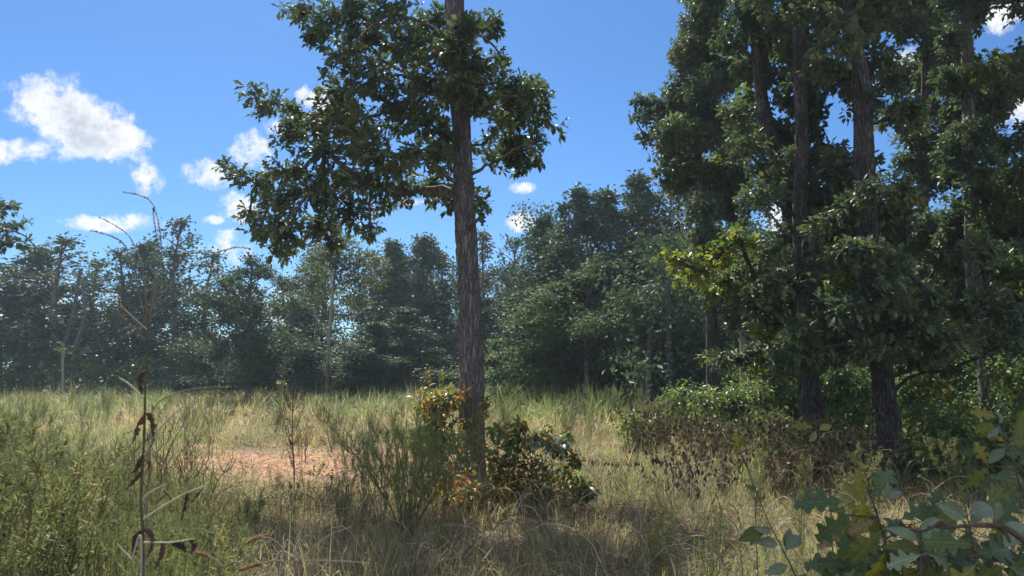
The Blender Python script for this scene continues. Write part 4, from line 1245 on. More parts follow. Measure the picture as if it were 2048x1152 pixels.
for i in range(14):
    px = g3.uniform(-40, 420); Y = g3.uniform(4.5, 9)
    place(dryw, i, X_of(px, Y), Y, g3.uniform(1.1, 1.6), g3.uniform(0, 6), 'tall straw-coloured dry weed standing among the green thicket at lower left', 'dry weeds in the lower left thicket')
for i in range(34):
    px = g3.uniform(430, 1750); Y = g3.uniform(4.2, 9.5)
    x = X_of(px, Y)
    place(dryw if i % 3 else leafy, i, x, Y, g3.uniform(.35, .65), g3.uniform(0, 6), 'short scraggly weed in the dry grass ' + band(px, [(700, 'between the tall dead weed and the broom-like weed'), (1020, 'below the foot of the middle oak'), (1300, 'below and right of the dense shrub'), (9999, 'in front of the withered brown patch')]), 'scraggly weeds in the shaded foreground')
for i in range(22):
    px = g3.uniform(1420, 2080); Y = g3.uniform(6.5, 14)
    x = X_of(px, Y)
    place(leafy, i, x, Y, g3.uniform(.5, .85), g3.uniform(0, 6), 'leafy green weed on the ground ' + band(px, [(1640, 'left of the slim oak foot'), (1800, 'between the slim oak and the furrowed black trunk'), (9999, 'right of the furrowed black trunk')]), 'leafy weeds under the right-hand oaks')

# the big broom-like weed left of the oak
def broom():
    root = proto_feather(300, 34, 1.45, .9, 20000, .05, 'broom', 'broom_weed', 'big broom-like feathery green weed fanning out just left of the oak trunk', br=9)
    x, Y = X_of(818, 7.4), 7.4
    root.location = (x, Y, float(gz(x, Y)) - .02)
    for i, (px, Y2, s_) in enumerate([(735, 8.3, .95), (770, 7.2, .85), (850, 8.4, 1.0), (700, 9.0, .8), (880, 7.6, .6), (800, 9.2, 1.05), (690, 7.6, .55)]):
        place(feath, i, X_of(px, Y2), Y2, s_, i * 1.3, 'feathery green weed crowding round the big broom-like weed beside the oak', 'feathery weeds round the broom weed')
    r2 = proto_feather(301, 9, 1.0, .7, 2200, .035, 'broom', 'broom_weed', 'small yellow-green feathery weed in front of the broom-like weed', br=8)
    x, Y = X_of(900, 6.4), 6.4
    r2.location = (x, Y, float(gz(x, Y)) - .02); r2.scale = (.6, .6, .6)
broom()

# ---- shrubs with individual leaves
V_OV = {k: leaf_variants(k + '_leaf', L_OVATE, M[k], 6, 10 + i) for i, k in enumerate(['vine', 'orange', 'bush', 'glauc', 'brown_leaf', 'dark_dead'])}
V_BR = {k: leaf_variants(k + '_broad_leaf', L_BROAD, M[k], 6, 30 + i) for i, k in enumerate(['vine', 'orange', 'bush', 'glauc'])}
NEAR = {'oak': leaf_mat('near_oak_leaf', [(0, (0.05, 0.09, 0.045)), (1, (0.09, 0.145, 0.06))], .35, .4, .4, blotch=(0.16, 0.15, 0.045)),
        'oak_y': leaf_mat('near_yellow_oak_leaf', [(0, (0.11, 0.14, 0.03)), (1, (0.24, 0.22, 0.04))], .4, .45, .3, blotch=(0.20, 0.11, 0.04)),
        'vine': leaf_mat('near_olive_leaf', [(0, (0.09, 0.12, 0.04)), (1, (0.17, 0.19, 0.06))], .38, .45, .3, blotch=(0.17, 0.14, 0.05)),
        'brown_leaf': leaf_mat('near_tan_leaf', [(0, (0.13, 0.10, 0.05)), (1, (0.24, 0.19, 0.11))], .25, .6, .2, (1.2, 1, .8), blotch=(0.08, 0.09, 0.04)),
        'glauc': leaf_mat('near_pale_leaf', [(0, (0.11, 0.155, 0.10)), (1, (0.18, 0.23, 0.155))], .2, .4, .5, (1, 1.1, 1), blotch=(0.10, 0.15, 0.10))}
V_OAK2 = {k: leaf_variants(k + '_lobed_leaf', L_OAK_HI, NEAR[k], 6, 50 + i) for i, k in enumerate(NEAR)}
V_NOV = {k: leaf_variants(k + '_narrow_leaf', L_OVATE, NEAR[k], 6, 60 + i) for i, k in enumerate(NEAR)}

def shrub(name, label, cat, px, Y, sprays, variants, L, n_leaf, seed, wood='stalk', extra=None, stuff=0, droop=.3, group=None, stuffmat=None):
    """sprays: list of (px, py, r px, depth offset, variant key); stems run from the foot to every spray"""
    g = np.random.default_rng(seed)
    x = X_of(px, Y); base = np.array([x, Y, float(gz(x, Y)) - .02])
    root = empty(name, base, label, cat, group)
    gs = Geo(); ge = Geo()
    for (a, b, r_, dy, key) in sprays:
        c = at(a, b, Y + dy); rad = r_ * (Y + dy) / F
        foot = base + np.append(g.normal(size=2) * .06, 0)
        mid = foot * .5 + c * .5 + [0, 0, .12 * np.linalg.norm(c - foot)]
        tube(gs, spline([foot, mid, c], 10), np.linspace(.007, .0025, 10), 5, .5, 0, False)
        tips = c + rdir(n_leaf, g) * (g.random(n_leaf)[:, None] ** .5) * rad * np.array([1, 1, .8])
        for q in range(n_leaf):
            s0 = c + (tips[q] - c) * .1
            tube(gs, np.array([s0, (s0 + tips[q]) / 2 + [0, 0, .01], tips[q]]), [.0025, .002, .0012], 3, .5, 0, False)
        f = unit(unit(tips - c) + rdir(n_leaf, g) * .6 + [0, 0, -droop])
        fr = basis(f, np.array([0, 0, 1.]) + g.normal(size=(n_leaf, 3)) * .5, L * g.uniform(.65, 1.2, n_leaf))
        leaf_objs(root, variants[key], fr, tips, base, 'leaf', g)
        if stuff:
            u = rdir(stuff, g) * g.random(stuff)[:, None] ** .6
            f = unit(u + rdir(stuff, g) * .7 + [0, 0, -droop])
            ge.inst(*L_OVATE_LO, basis(f, np.array([0, 0, 1.]) + g.normal(size=(stuff, 3)) * .5, L * g.uniform(.5, 1.1, stuff)), c + [0, .05, 0] + u * rad * 1.15, g.random(stuff))
    gs.build('stems', M[wood], root, base)
    if stuff: tag(ge.build('foliage', M[stuffmat or 'bush'], root, base), kind='stuff')
    return root

g4 = np.random.default_rng(61)
def rnd_sprays(n, x0, x1, y0, y1, r0, r1, d0, d1, keys):
    return [(g4.uniform(x0, x1), g4.uniform(y0, y1), g4.uniform(r0, r1), g4.uniform(d0, d1), keys[int(g4.integers(len(keys)))]) for _ in range(n)]
shrub('trailing_vine', 'green and yellow vine climbing in the weeds against the left side of the oak trunk', 'vine', 880, 10.3,
      rnd_sprays(9, 855, 905, 800, 900, 20, 32, -.3, .2, ['vine', 'vine', 'orange']) + [(840, 880, 24, 0, 'vine'), (900, 790, 16, .2, 'vine'), (870, 905, 26, 0, 'orange')], V_OV, .10, 22, 71, stuff=90, stuffmat='vine')
shrub('orange_vine', 'orange and rusty turning vine leaves heaped at the foot of the oak', 'vine', 935, 8.9,
      rnd_sprays(16, 880, 1030, 925, 1015, 22, 34, -.6, .1, ['orange', 'orange', 'vine']) + [(995, 915, 24, 0, 'orange'), (930, 945, 26, .1, 'orange'), (950, 1000, 26, -.2, 'orange')], V_OV, .09, 20, 72, stuff=40, stuffmat='vine')
shrub('climbing_vine', 'vine leaves climbing the lower trunk of the oak with an orange tuft on top', 'vine', 958, 10.6,
      [(928, 788, 12, -.02, 'orange'), (945, 850, 20, -.1, 'vine'), (962, 830, 14, -.02, 'vine'), (972, 805, 8, .05, 'vine'), (950, 890, 24, -.12, 'vine'), (930, 870, 18, -.1, 'vine'), (925, 915, 24, -.4, 'vine'), (955, 925, 24, -.4, 'vine'), (975, 900, 20, -.3, 'vine')], V_OV, .09, 14, 73, stuff=30, stuffmat='vine')
shrub('bushy_shrub', 'dense green shrub right of the oak foot, topped by pale upturned leaves', 'shrub', 1070, 8.9,
      [(1085, 872, 20, -.2, 'glauc'), (1065, 880, 14, -.2, 'glauc'), (1100, 885, 18, -.1, 'glauc'), (1120, 900, 16, -.1, 'glauc'), (1125, 885, 14, -.3, 'glauc'), (1045, 880, 24, .2, 'bush'), (1010, 870, 24, .1, 'bush'), (1020, 900, 28, -.1, 'bush'), (1000, 930, 28, 0, 'vine'),
       (1075, 920, 32, 0, 'vine'), (1105, 940, 30, 0, 'vine'), (1060, 965, 34, -.2, 'bush'), (1100, 985, 34, -.1, 'vine'), (1030, 980, 28, -.2, 'vine'), (1130, 1000, 30, 0, 'vine'), (1140, 955, 22, .1, 'vine'), (1060, 1010, 34, -.2, 'bush'), (990, 860, 14, 0, 'vine'), (1040, 850, 12, 0, 'vine'), (1130, 880, 14, .1, 'vine'), (1150, 920, 14, 0, 'bush'), (1165, 985, 16, -.1, 'vine'), (1000, 1000, 26, -.4, 'orange')], V_BR, .08, 15, 74, stuff=80, stuffmat='vine')
shrub('trailing_vine', 'yellow-green trailing sprigs straggling right of the dense shrub', 'vine', 1150, 8.4,
      [(1170, 975, 14, -.1, 'vine'), (1160, 1000, 20, 0, 'vine'), (1125, 1030, 22, 0, 'bush'), (1180, 985, 10, 0, 'glauc'), (1150, 1040, 22, 0, 'bush'), (1100, 1050, 24, 0, 'bush')], V_OV, .095, 12, 75, stuff=50)
shrub('seedling', 'small dark green seedling standing before the clay, left of the broom weed', 'weed', 660, 9.4, [(655, 950, 10, 0, 'bush'), (662, 968, 12, 0, 'bush')], V_OV, .06, 8, 76)
# bushes along the edge of the wood
EDGE = [(1365, 800, 18, ['bush'], 'bright green young sapling rising above the grass at the wood edge', 1365, 765), (1500, 830, 15.5, ['bush', 'vine'], 'yellowing broad-leaved bush left of the slim oak foot', 1500, 775),
        (1545, 830, 15, ['bush', 'vine'], 'broad-leaved bush touching the left side of the slim oak trunk', 1550, 780), (1290, 840, 15, ['bush'], 'low green bush where the tall grass meets the brown weeds', 1290, 830),
        (1700, 800, 15.5, ['bush'], 'green bush between the slim oak and the furrowed black trunk', 1700, 760), (1850, 800, 14.5, ['bush', 'vine'], 'pale sunlit bush right of the furrowed black trunk', 1850, 740),
        (1910, 850, 12.5, ['bush'], 'dark green bush between the black trunk and the reddish trunk', 1905, 820), (1600, 890, 10.5, ['bush', 'vine'], 'mixed green bush hiding the foot of the slim oak', 1610, 880), (1850, 900, 10, ['bush', 'vine'], 'olive bush right of the flared foot of the furrowed black trunk', 1865, 890), (2025, 760, 13, ['bush'], 'leafy green bush against the right edge beside the reddish trunk', 2025, 720), (1440, 830, 15, ['bush'], 'low bright green bush in front of the dark wood', 1440, 800),
        (2000, 880, 9, ['bush'], 'shaded green bush low at the right edge in front of the reddish trunk', 2010, 860)]
for i, (px, py, Y, keys, lab, cx, cy) in enumerate(EDGE):
    r_ = 34 if Y > 13 else 44
    shrub('green_bush', lab, 'bush', px, Y, rnd_sprays(6, cx - 38, cx + 38, cy - 5, cy + 75, r_ * .6, r_, -.5, .5, keys), V_BR, .11, 9, 80 + i, stuff=220, group='bushes along the wood edge')

def plume():
    g = np.random.default_rng(88)
    for px, py, Y, lab, mat in [(856, 752, 12.5, 'small yellow flower plume rising above the grass left of the oak trunk', 'orange'), (884, 750, 13, 'pale yellow forked flower head above the grass beside the oak trunk', 'oak_y')]:
        t = at(px, py, Y); b = np.array([t[0], Y, float(gz(t[0], Y)) - .02])
        root = empty('yellow_plume', b, lab, 'wildflower')
        gs, gl = Geo(), Geo()
        tube(gs, spline([b, (b + t) / 2 + [.02, 0, 0], t], 10), np.linspace(.006, .002, 10), 5)
        gs.build('stem', M['stalk'], root, b)
        n = 90
        P = t + g.normal(size=(n, 3)) * [.035, .035, .09]
        gl.inst(*L_SIMPLE, basis(rdir(n, g) + [0, 0, .5], rdir(n, g), .04 * g.uniform(.5, 1.2, n)), P, g.uniform(.7, 1, n))
        tag(gl.build('flower_head', M['oak_y'], root, b), kind='stuff')
plume()
shrub('green_bush', 'yellow-green young bush at the far edge of the field, left of the pale trunk', 'bush', 565, 27, [(565, 785, 12, 0, 'vine'), (555, 795, 12, 0, 'vine'), (575, 800, 12, 0, 'bush'), (563, 768, 6, 0, 'vine')], V_OV, .16, 10, 120, stuff=60, stuffmat='vine', group='bushes along the wood edge')

# ---- weeds with hanging brown leaves
def brown_weed(seed):
    g = np.random.default_rng(seed)
    root = empty('withered_weed', (0, 0, 0), 'withered weed hung with dark brown drooping leaves', 'weed', 'withered brown weeds')
    gs = Geo(); base = np.zeros(3)
    for s in range(4):
        a = g.uniform(0, 6.283); d = np.array([math.cos(a), math.sin(a), 0]); h = g.uniform(.55, 1)
        pts = spline([d * .02, d * .08 + [0, 0, h * .5], d * .25 + [0, 0, h * .9], d * .55 + [0, 0, h]], 12)
        tube(gs, pts, np.linspace(.006, .002, 12), 4, .5, 0, False)
        n = 14
        j = np.linspace(3, 11, n).astype(int)
        P = pts[j] + g.normal(size=(n, 3)) * .015
        f = np.array([0, 0, -1.]) + g.normal(size=(n, 3)) * .3
        leaf_objs(root, V_OV['brown_leaf'], basis(f, rdir(n, g), .082 * g.uniform(.7, 1.25, n)), P, base, 'leaf', g)
    gs.build('stems', M['dry_stalk'], root)
    return root
bw = [brown_weed(400 + i) for i in range(4)]
for i in range(74):
    if i < 60:
        px, Y = g4.uniform(1255, 1610), g4.uniform(8.4, 15.5)
        lab, gr = 'withered weed with drooping dark brown leaves ' + band(px, [(1380, 'at the left end of the brown patch'), (1490, 'in the middle of the brown patch'), (9999, 'near the foot of the slim oak')]), 'withered brown weeds left of the slim oak'
    else:
        px, Y = g4.uniform(1560, 1730), g4.uniform(8.5, 11)
        lab, gr = 'withered weed with drooping dark brown leaves before the feet of the right-hand oaks', 'withered brown weeds before the right-hand oaks'
    place(bw, i, X_of(px, Y), Y, g4.uniform(.5, 1.05), g4.uniform(0, 6), lab, gr)
def brown_row():
    g = np.random.default_rng(5)
    Y = 10.2
    b = at(1300, 960, Y); b[2] = float(gz(b[0], Y)) - .02
    root = empty('withered_weed', b, 'thin arching stem with a row of small hanging brown leaves over the dry ground', 'weed')
    gs = Geo(); pts = spline([b, at(1280, 925, Y), at(1230, 925, Y), at(1178, 918, Y)], 24)
    tube(gs, pts, np.linspace(.005, .0015, 24), 4, .5, 0, False)
    j = np.linspace(5, 23, 20).astype(int)
    n = len(j)
    leaf_objs(root, V_OV['brown_leaf'], basis(np.array([0, 0, -1.]) + g.normal(size=(n, 3)) * .25, rdir(n, g), .085 * g.uniform(.8, 1.2, n)), pts[j], b, 'leaf', g)
    gs.build('stem', M['dry_stalk'], root, b)
brown_row()

# ---- fallen pale board behind the furrowed trunk
def board():
    Y = 12.9
    p = at(1735, 884, Y)
    g = Geo()
    L, Wd, T_ = .75, .07, .045
    v = np.array([(sx * L / 2, sy * Wd, sz * T_ / 2) for sx in (-1, 1) for sy in (-1, 1) for sz in (-1, 1)])
    t = np.array([(0, 1, 3), (0, 3, 2), (4, 6, 7), (4, 7, 5), (0, 4, 5), (0, 5, 1), (2, 3, 7), (2, 7, 6), (0, 2, 6), (0, 6, 4), (1, 5, 7), (1, 7, 3)])
    g.add(v, t)
    o = g.build('timber_plank', M['pale_stalk'])
    o.location = p; o.rotation_euler = (0, R(1.5), R(6))
    tag(o, 'pale weathered plank lying level in the weeds behind the furrowed black trunk', 'plank')
    # two logs it lies on
    for dx_, lab in ((-.3, 'short dark log under the left end of the pale plank'), (.33, 'short dark log under the right end of the pale plank')):
        g = Geo(); h = p[2] - T_ / 2 - .005
        x = p[0] + dx_; z0 = float(gz(x, Y))
        tube(g, np.array([(x, Y, z0 - .05), (x + .01, Y, (z0 + h) / 2), (x, Y, h - .012)]), [.085, .08, .08], 10, wob=bark_wob(dx_ * 10, .05, .06, 3))
        tag(g.build('short_log', M['bark_dark']), lab, 'log')
board()

# ---- near plants: dead seed-headed weed at the left
def dead_weed():
    Y = 2.1
    def A(px, py, dy=0): return at(px, py, Y + dy)
    b = A(286, 1400); b[2] = float(gz(b[0], Y)) - .02
    root = empty('tall_dead_weed', b, 'tall dead weed close at left with curled dark leaves and drooping seed spikes', 'weed')
    g = np.random.default_rng(9)
    gs = Geo()
    main = spline([b, A(284, 1152), A(282, 1000), A(288, 880), A(291, 760), A(295, 690), A(296, 620)], 44)
    tube(gs, main, np.linspace(.0052, .0018, 44), 7, .5, 0)
    gs.build('stem', M['dull_stalk'], root, b)
    sp = [[(296, 640), (318, 560), (322, 480), (306, 410), (280, 391), (247, 384)], [(296, 650), (312, 560), (316, 500), (307, 430), (308, 415)], [(295, 640), (285, 540), (262, 478), (232, 452), (198, 434)],
          [(294, 650), (270, 560), (250, 492), (216, 470), (180, 461)], [(296, 630), (340, 570), (400, 520), (465, 496), (500, 497)], [(296, 640), (350, 600), (420, 555), (480, 540)], [(294, 660), (230, 600), (200, 560), (150, 550)],
          [(290, 680), (250, 640), (238, 600), (246, 560)]]
    for s in sp:
        gg = Geo(); gb = Geo()
        pts = spline([A(*q, dy) for q, dy in zip(s, np.linspace(0, g.uniform(-.1, .25), len(s)))], 40)
        tube(gg, pts, np.linspace(.0018, .0007, 40), 4, .5, 0, False)
        o = gg.build('seed_spike', M['dry_stalk'], root, b)
        n = 150
        q = g.uniform(14, 38.9, n); j = q.astype(int); fr = (q - j)[:, None]
        P = pts[j] * (1 - fr) + pts[j + 1] * fr
        ax = unit(pts[j + 1] - pts[j])
        gb.inst(*L_SIMPLE, basis(ax + rdir(n, g) * .6, rdir(n, g), .006 * g.uniform(.7, 1.2, n)), P, g.random(n) * .3)
        f = gb.build('seeds', M['seed'], None, b); f.parent = o; f.location = (0, 0, 0); f['kind'] = 'stuff'
    # curled dead leaves
    def curled(pts, wd):
        gg = Geo()
        c = spline([A(*q) for q in pts], 16)
        tan = unit(np.gradient(c, axis=0))
        V = []
        for i in range(16):
            t = i / 15
            w_ = wd * math.sin(math.pi * min(1, t * .92 + .06)) ** .7 * g.uniform(.7, 1.35)
            tw = .9 * t + 1 + g.normal() * .12
            side = unit(np.cross(tan[i], [0.0, 1, 0])[None])[0]
            nn = np.cross(side, tan[i])
            d1 = side * math.cos(tw) + nn * math.sin(tw)
            d2 = np.cross(tan[i], d1)
            for k, (u, v) in enumerate([(-1, .7), (-.6, .1), (0, -.2), (.6, .1), (1, .75)]):
                V.append(c[i] + d1 * u * w_ * (1 + .3 * g.normal()) + d2 * v * w_ * (1 + .4 * g.normal()))
        T = []
        for i in range(15):
            for k in range(4):
                a = i * 5 + k
                T += [(a, a + 1, a + 6), (a, a + 6, a + 5)]
        gg.add(np.array(V), np.array(T), g.random(), 0, True)
        gg.build('leaf', M['dark_dead'], root, b)
    for pts, wd in [([(289, 828), (276, 846), (270, 868), (263, 890)], .008), ([(289, 826), (300, 838), (304, 862), (306, 885)], .008), ([(287, 905), (276, 925), (268, 940), (262, 946)], .009), ([(286, 940), (275, 950), (262, 965), (252, 980)], .007),
                    ([(288, 885), (296, 880), (300, 872)], .004), ([(289, 920), (297, 930), (290, 950)], .004), ([(282, 1060), (268, 1075), (266, 1100), (262, 1120)], .013), ([(284, 1058), (300, 1070), (302, 1090), (292, 1115)], .010), ([(325, 1085), (320, 1110), (308, 1140)], .010),
                    ([(291, 740), (280, 752), (278, 775), (284, 790)], .007), ([(375, 985), (368, 1010), (362, 1040)], .006), ([(404, 978), (392, 990), (386, 1005)], .004), ([(342, 1090), (360, 1095), (372, 1106)], .010), ([(380, 1080), (385, 1095), (380, 1110)], .009)]:
        curled(pts, wd)
    gs = Geo()
    for s in [[(284, 1040), (330, 1010), (375, 985), (410, 972)], [(283, 1000), (300, 985), (330, 968)], [(287, 1085), (340, 1085), (385, 1078)], [(289, 910), (310, 870), (345, 830), (385, 800)], [(290, 800), (260, 770), (238, 755)]]:
        tube(gs, spline([A(*q) for q in s], 14), np.linspace(.003, .0014, 14), 5, .5, 0)
    gs.build('side_stems', M['pale_stalk'], root, b)
dead_weed()

def foxtail(name, label, stalk, head, Y, r=.006, mat='dry_stalk', n=260, cat='grass stalk'):
    """arching grass stalk ending in a bristly head; stalk = pixel path, head = fraction where the head starts"""
    g = np.random.default_rng(int(abs(stalk[0][0] * 7 + stalk[-1][1])))
    P = [at(a, b_, Y) for a, b_ in stalk]
    b = P[0].copy(); b[2] = float(gz(b[0], Y)) - .02
    if P[0][2] > b[2] + .05: P = [b] + P
    root = empty(name, b, label, cat)
    pts = spline(P, 40)
    gs = Geo(); tube(gs, pts, np.linspace(.0028, .0011, 40), 5, .5, 0)
    gs.build('stalk', M[mat], root, b)
    if n:
        gb = Geo()
        q = g.uniform(40 * head, 38.9, n); j = q.astype(int); fr = (q - j)[:, None]
        c = pts[j] * (1 - fr) + pts[j + 1] * fr; ax = unit(pts[j + 1] - pts[j])
        gb.inst(L_SIMPLE[0], L_SIMPLE[1], basis(ax * 1.1 + rdir(n, g) * .75, rdir(n, g), r * g.uniform(.6, 1.2, n)), c, g.random(n))
        gb.inst(L_NEEDLE[0], L_NEEDLE[1], basis(ax * .8 + rdir(n, g), rdir(n, g), r * 2.0 * g.uniform(.6, 1.2, n), .05), c, g.random(n) * .5 + .5)
        gb.build('seed_head', M['seed'], root, b)
    return root
foxtail('foxtail_grass', 'grass stalk with a bristly brown head drooping just right of the tall dead weed', [(290, 1100), (290, 985), (312, 965), (332, 985), (345, 1000)], .72, 2.3)
foxtail('foxtail_grass', 'grass stalk with a slender brown head hanging before the clay patch', [(560, 1060), (565, 990), (590, 980), (615, 990), (640, 1005)], .75, 2.6)
foxtail('foxtail_grass', 'grass stalk with a pale bristly head lying level near the bottom, left of centre', [(590, 1200), (575, 1120), (550, 1082), (520, 1075), (495, 1085)], .74, 2.0, .008)
foxtail('foxtail_grass', 'grass stalk with a drooping brown head at the very bottom left of centre', [(600, 1210), (590, 1140), (560, 1122), (520, 1128), (480, 1140)], .74, 1.8, .008)
foxtail('foxtail_grass', 'brown grass head bending low at the bottom edge near the tall dead weed', [(500, 1220), (440, 1130), (415, 1112), (395, 1106)], .7, 1.9, .008)
foxtail('foxtail_grass', 'arching grass stalk with thin forked head against the dark treeline foot', [(300, 900), (310, 815), (350, 788), (400, 776), (460, 774)], .95, 2.6, .004, n=60)
foxtail('bent_stalk', 'long pale bent stalk slanting up from the bottom towards the broom-like weed', [(545, 1160), (600, 1120), (650, 1075), (705, 1052)], .9, 2.4, .004, 'pale_stalk', 0)
foxtail('bent_stalk', 'long pale curved stalk arching right along the bottom below the broom-like weed', [(560, 1140), (610, 1122), (680, 1122), (740, 1126)], .9, 2.2, .004, 'pale_stalk', 0)
foxtail('bent_stalk', 'short pale broken stalk crossing beside the tall dead weed at the bottom', [(282, 1160), (262, 1118), (245, 1100), (235, 1088)], .9, 1.7, .004, 'pale_stalk', 0)
foxtail('bare_stalk', 'bare upright stalk rising before the clay patch with two small twigs', [(592, 1010), (588, 960), (586, 860), (584, 770)], .9, 8.0, .01, 'dry_stalk', 90)
for (px, yt, Y, lab) in [(905, 1010, 5.0, 'thin dark upright stem in the shaded grass below the oak'), (1010, 1010, 5.2, 'thin dark leaning stem in the shaded grass right of the oak foot'), (1322, 1010, 5.5, 'thin dark upright stem in the pale dry grass, right of centre'), (718, 1030, 5.0, 'thin dark stem at the bottom in front of the broom-like weed'), (125, 700, 9, 'pale upright stalk above the weeds at far left')]:
    foxtail('bare_stalk', lab, [(px, 1150), (px + 2, (1150 + yt) / 2), (px - 3, yt)], .9, Y, .01, 'dry_stalk', 0)
def dead_branchy():
    Y = 10.5
    b = at(588, 985, Y); b[2] = float(gz(b[0], Y)) - .02
    root = empty('dead_weed', b, 'dark dead branching weed standing upright on the bare clay patch', 'weed')
    g = np.random.default_rng(4)
    gs = Geo()
    m = spline([b, at(588, 930, Y), at(584, 870, Y), at(586, 800, Y), at(583, 775, Y)], 30)
    tube(gs, m, np.linspace(.014, .003, 30), 6)
    gs.build('stem', M['twig'], root, b)
    gs = Geo(); gl = Geo()
    for i in range(34):
        k = int(g.integers(6, 28)); d = rdir(1, g)[0] * [1, .6, .2]; L = g.uniform(.12, .42)
        e = spline([m[k], m[k] + d * L * .4 + [0, 0, L * .45], m[k] + d * L * .6 + [0, 0, L]], 7)
        tube(gs, e, np.linspace(.004, .0015, 7), 4, cap=False)
        n = 10
        j = g.integers(1, 7, n)
        gl.inst(*L_SIMPLE, basis(rdir(n, g), rdir(n, g), g.uniform(.012, .03, n)), e[j], g.random(n))
    gs.build('twigs', M['twig'], root, b)
    tag(gl.build('dry_leaves', M['dark_dead'], root, b), kind='stuff')
dead_branchy()

# ---- near oak sapling and sprigs at the lower right
def fill(seed, n, x0, x1, y0, y1, keys, d0=.05, d1=.6, L=(42, 88)):
    g = np.random.default_rng(seed)
    return [(g.uniform(x0, x1), y0 + (y1 - y0) * g.random() ** .7, g.uniform(-40, 220), g.uniform(*L), keys[int(g.integers(len(keys)))], 'oak' if g.random() < .8 else 'ov', g.uniform(d0, d1), g.uniform(10, 70)) for _ in range(n)]

def sprig(name, label, stems, leaves, Y, wood='twig', cat='sapling', r0=.004):
    """leaves: (px, py, direction deg in the picture, length px, key, shape, depth offset, tilt)"""
    g = np.random.default_rng(int(stems[0][0][0] + stems[0][-1][1]))
    S = [[at(a, b_, Y + (q[2] if len(q) > 2 else 0)) for q in st for a, b_ in [q[:2]]] for st in stems]
    foot = S[0][0].copy(); foot[2] = float(gz(foot[0], foot[1])) - .02
    S[0] = [foot] + S[0]
    root = empty(name, foot, label, cat)
    gs = Geo(); allp = []
    for i, s in enumerate(S):
        p = spline(s, 30); allp.append(p)
        tube(gs, p, np.linspace(r0 * (1.3 if i == 0 else .8), r0 * .4, 30), 7, .5, 0, True, bark_wob(i + 3, .12, .05, 3))
    allp = np.concatenate(allp)
    for (px, py, an, L, key, shp, dy, tilt) in leaves:
        yy_ = Y + dy
        p = at(px, py, yy_)
        an = R(an)
        f = np.array([math.cos(an), g.uniform(-.35, .25), math.sin(an)])[None]
        nr = np.array([g.normal() * .3, -math.cos(R(tilt)), math.sin(R(tilt))])[None]
        fr = basis(f, nr, .84 * L * yy_ / F)
        V = {'oak': V_OAK2, 'ov': V_NOV, 'br': V_NOV}[shp]
        leaf_objs(root, V[key], fr, p[None], foot, 'leaf', g)
        q = allp[np.argmin(np.linalg.norm(allp - p, axis=1))]
        st = p - unit(f)[0] * .1 * L * yy_ / F
        tube(gs, spline([q, (q + st) / 2 + [0, 0, -.004], st], 6), [r0 * .4] * 3 + [r0 * .3] * 3, 5, cap=False)
    gs.build('stem', M[wood], root, foot)
sprig('oak_sapling', 'near oak sapling at the lower right with large blotched green and yellow lobed leaves',
      [[(1775, 1180), (1772, 1090), (1760, 1050), (1748, 1010), (1726, 960), (1708, 925)], [(1770, 1080), (1800, 1060), (1850, 1040)], [(1755, 1035), (1700, 1030), (1650, 1020)], [(1772, 1110), (1810, 1120), (1870, 1110)], [(1774, 1140), (1700, 1130), (1670, 1120)]],
      [(1690, 1005, 175, 105, 'oak', 'oak', -.1, 30), (1700, 1030, 215, 95, 'oak', 'oak', 0, 40), (1722, 1000, 95, 70, 'oak_y', 'oak', -.05, 15), (1730, 1010, 120, 60, 'oak_y', 'oak', .05, 20), (1725, 990, 265, 60, 'oak_y', 'oak', 0, 15), (1745, 1000, 55, 90, 'oak', 'oak', .05, 30),
       (1770, 1000, 75, 44, 'glauc', 'ov', -.1, 30), (1775, 1000, 40, 50, 'glauc', 'ov', -.1, 30), (1750, 1040, 205, 62, 'brown_leaf', 'oak', -.05, 25), (1760, 1035, 335, 90, 'oak', 'oak', 0, 60), (1765, 1060, 225, 100, 'vine', 'oak', -.1, 35), (1800, 1040, 20, 100, 'oak', 'oak', .1, 45),
       (1830, 1050, 300, 70, 'oak', 'oak', -.1, 30), (1772, 1100, 250, 90, 'oak_y', 'oak', -.1, 25), (1775, 1110, 185, 95, 'oak', 'oak', 0, 35), (1790, 1115, 320, 80, 'oak_y', 'oak', -.15, 30), (1790, 1120, 10, 110, 'oak', 'oak', 0, 40), (1700, 1130, 170, 90, 'oak', 'oak', .05, 35), (1710, 1140, 225, 90, 'oak', 'oak', -.1, 45),
       (1860, 1110, 350, 130, 'oak', 'oak', -.1, 35), (1850, 1120, 300, 110, 'vine', 'oak', 0, 45), (1850, 1045, 30, 80, 'vine', 'oak', .1, 40), (1860, 1030, 60, 70, 'oak', 'oak', .15, 30), (1740, 975, 30, 60, 'oak', 'oak', .1, 45), (1715, 935, 110, 40, 'oak_y', 'oak', 0, 20), (1800, 1075, 355, 90, 'brown_leaf', 'oak', .05, 60), (1690, 1060, 200, 70, 'brown_leaf', 'oak', .1, 50)] + fill(1, 56, 1640, 1880, 1045, 1190, ['oak', 'oak', 'vine', 'oak_y', 'brown_leaf', 'oak']), 2.5)
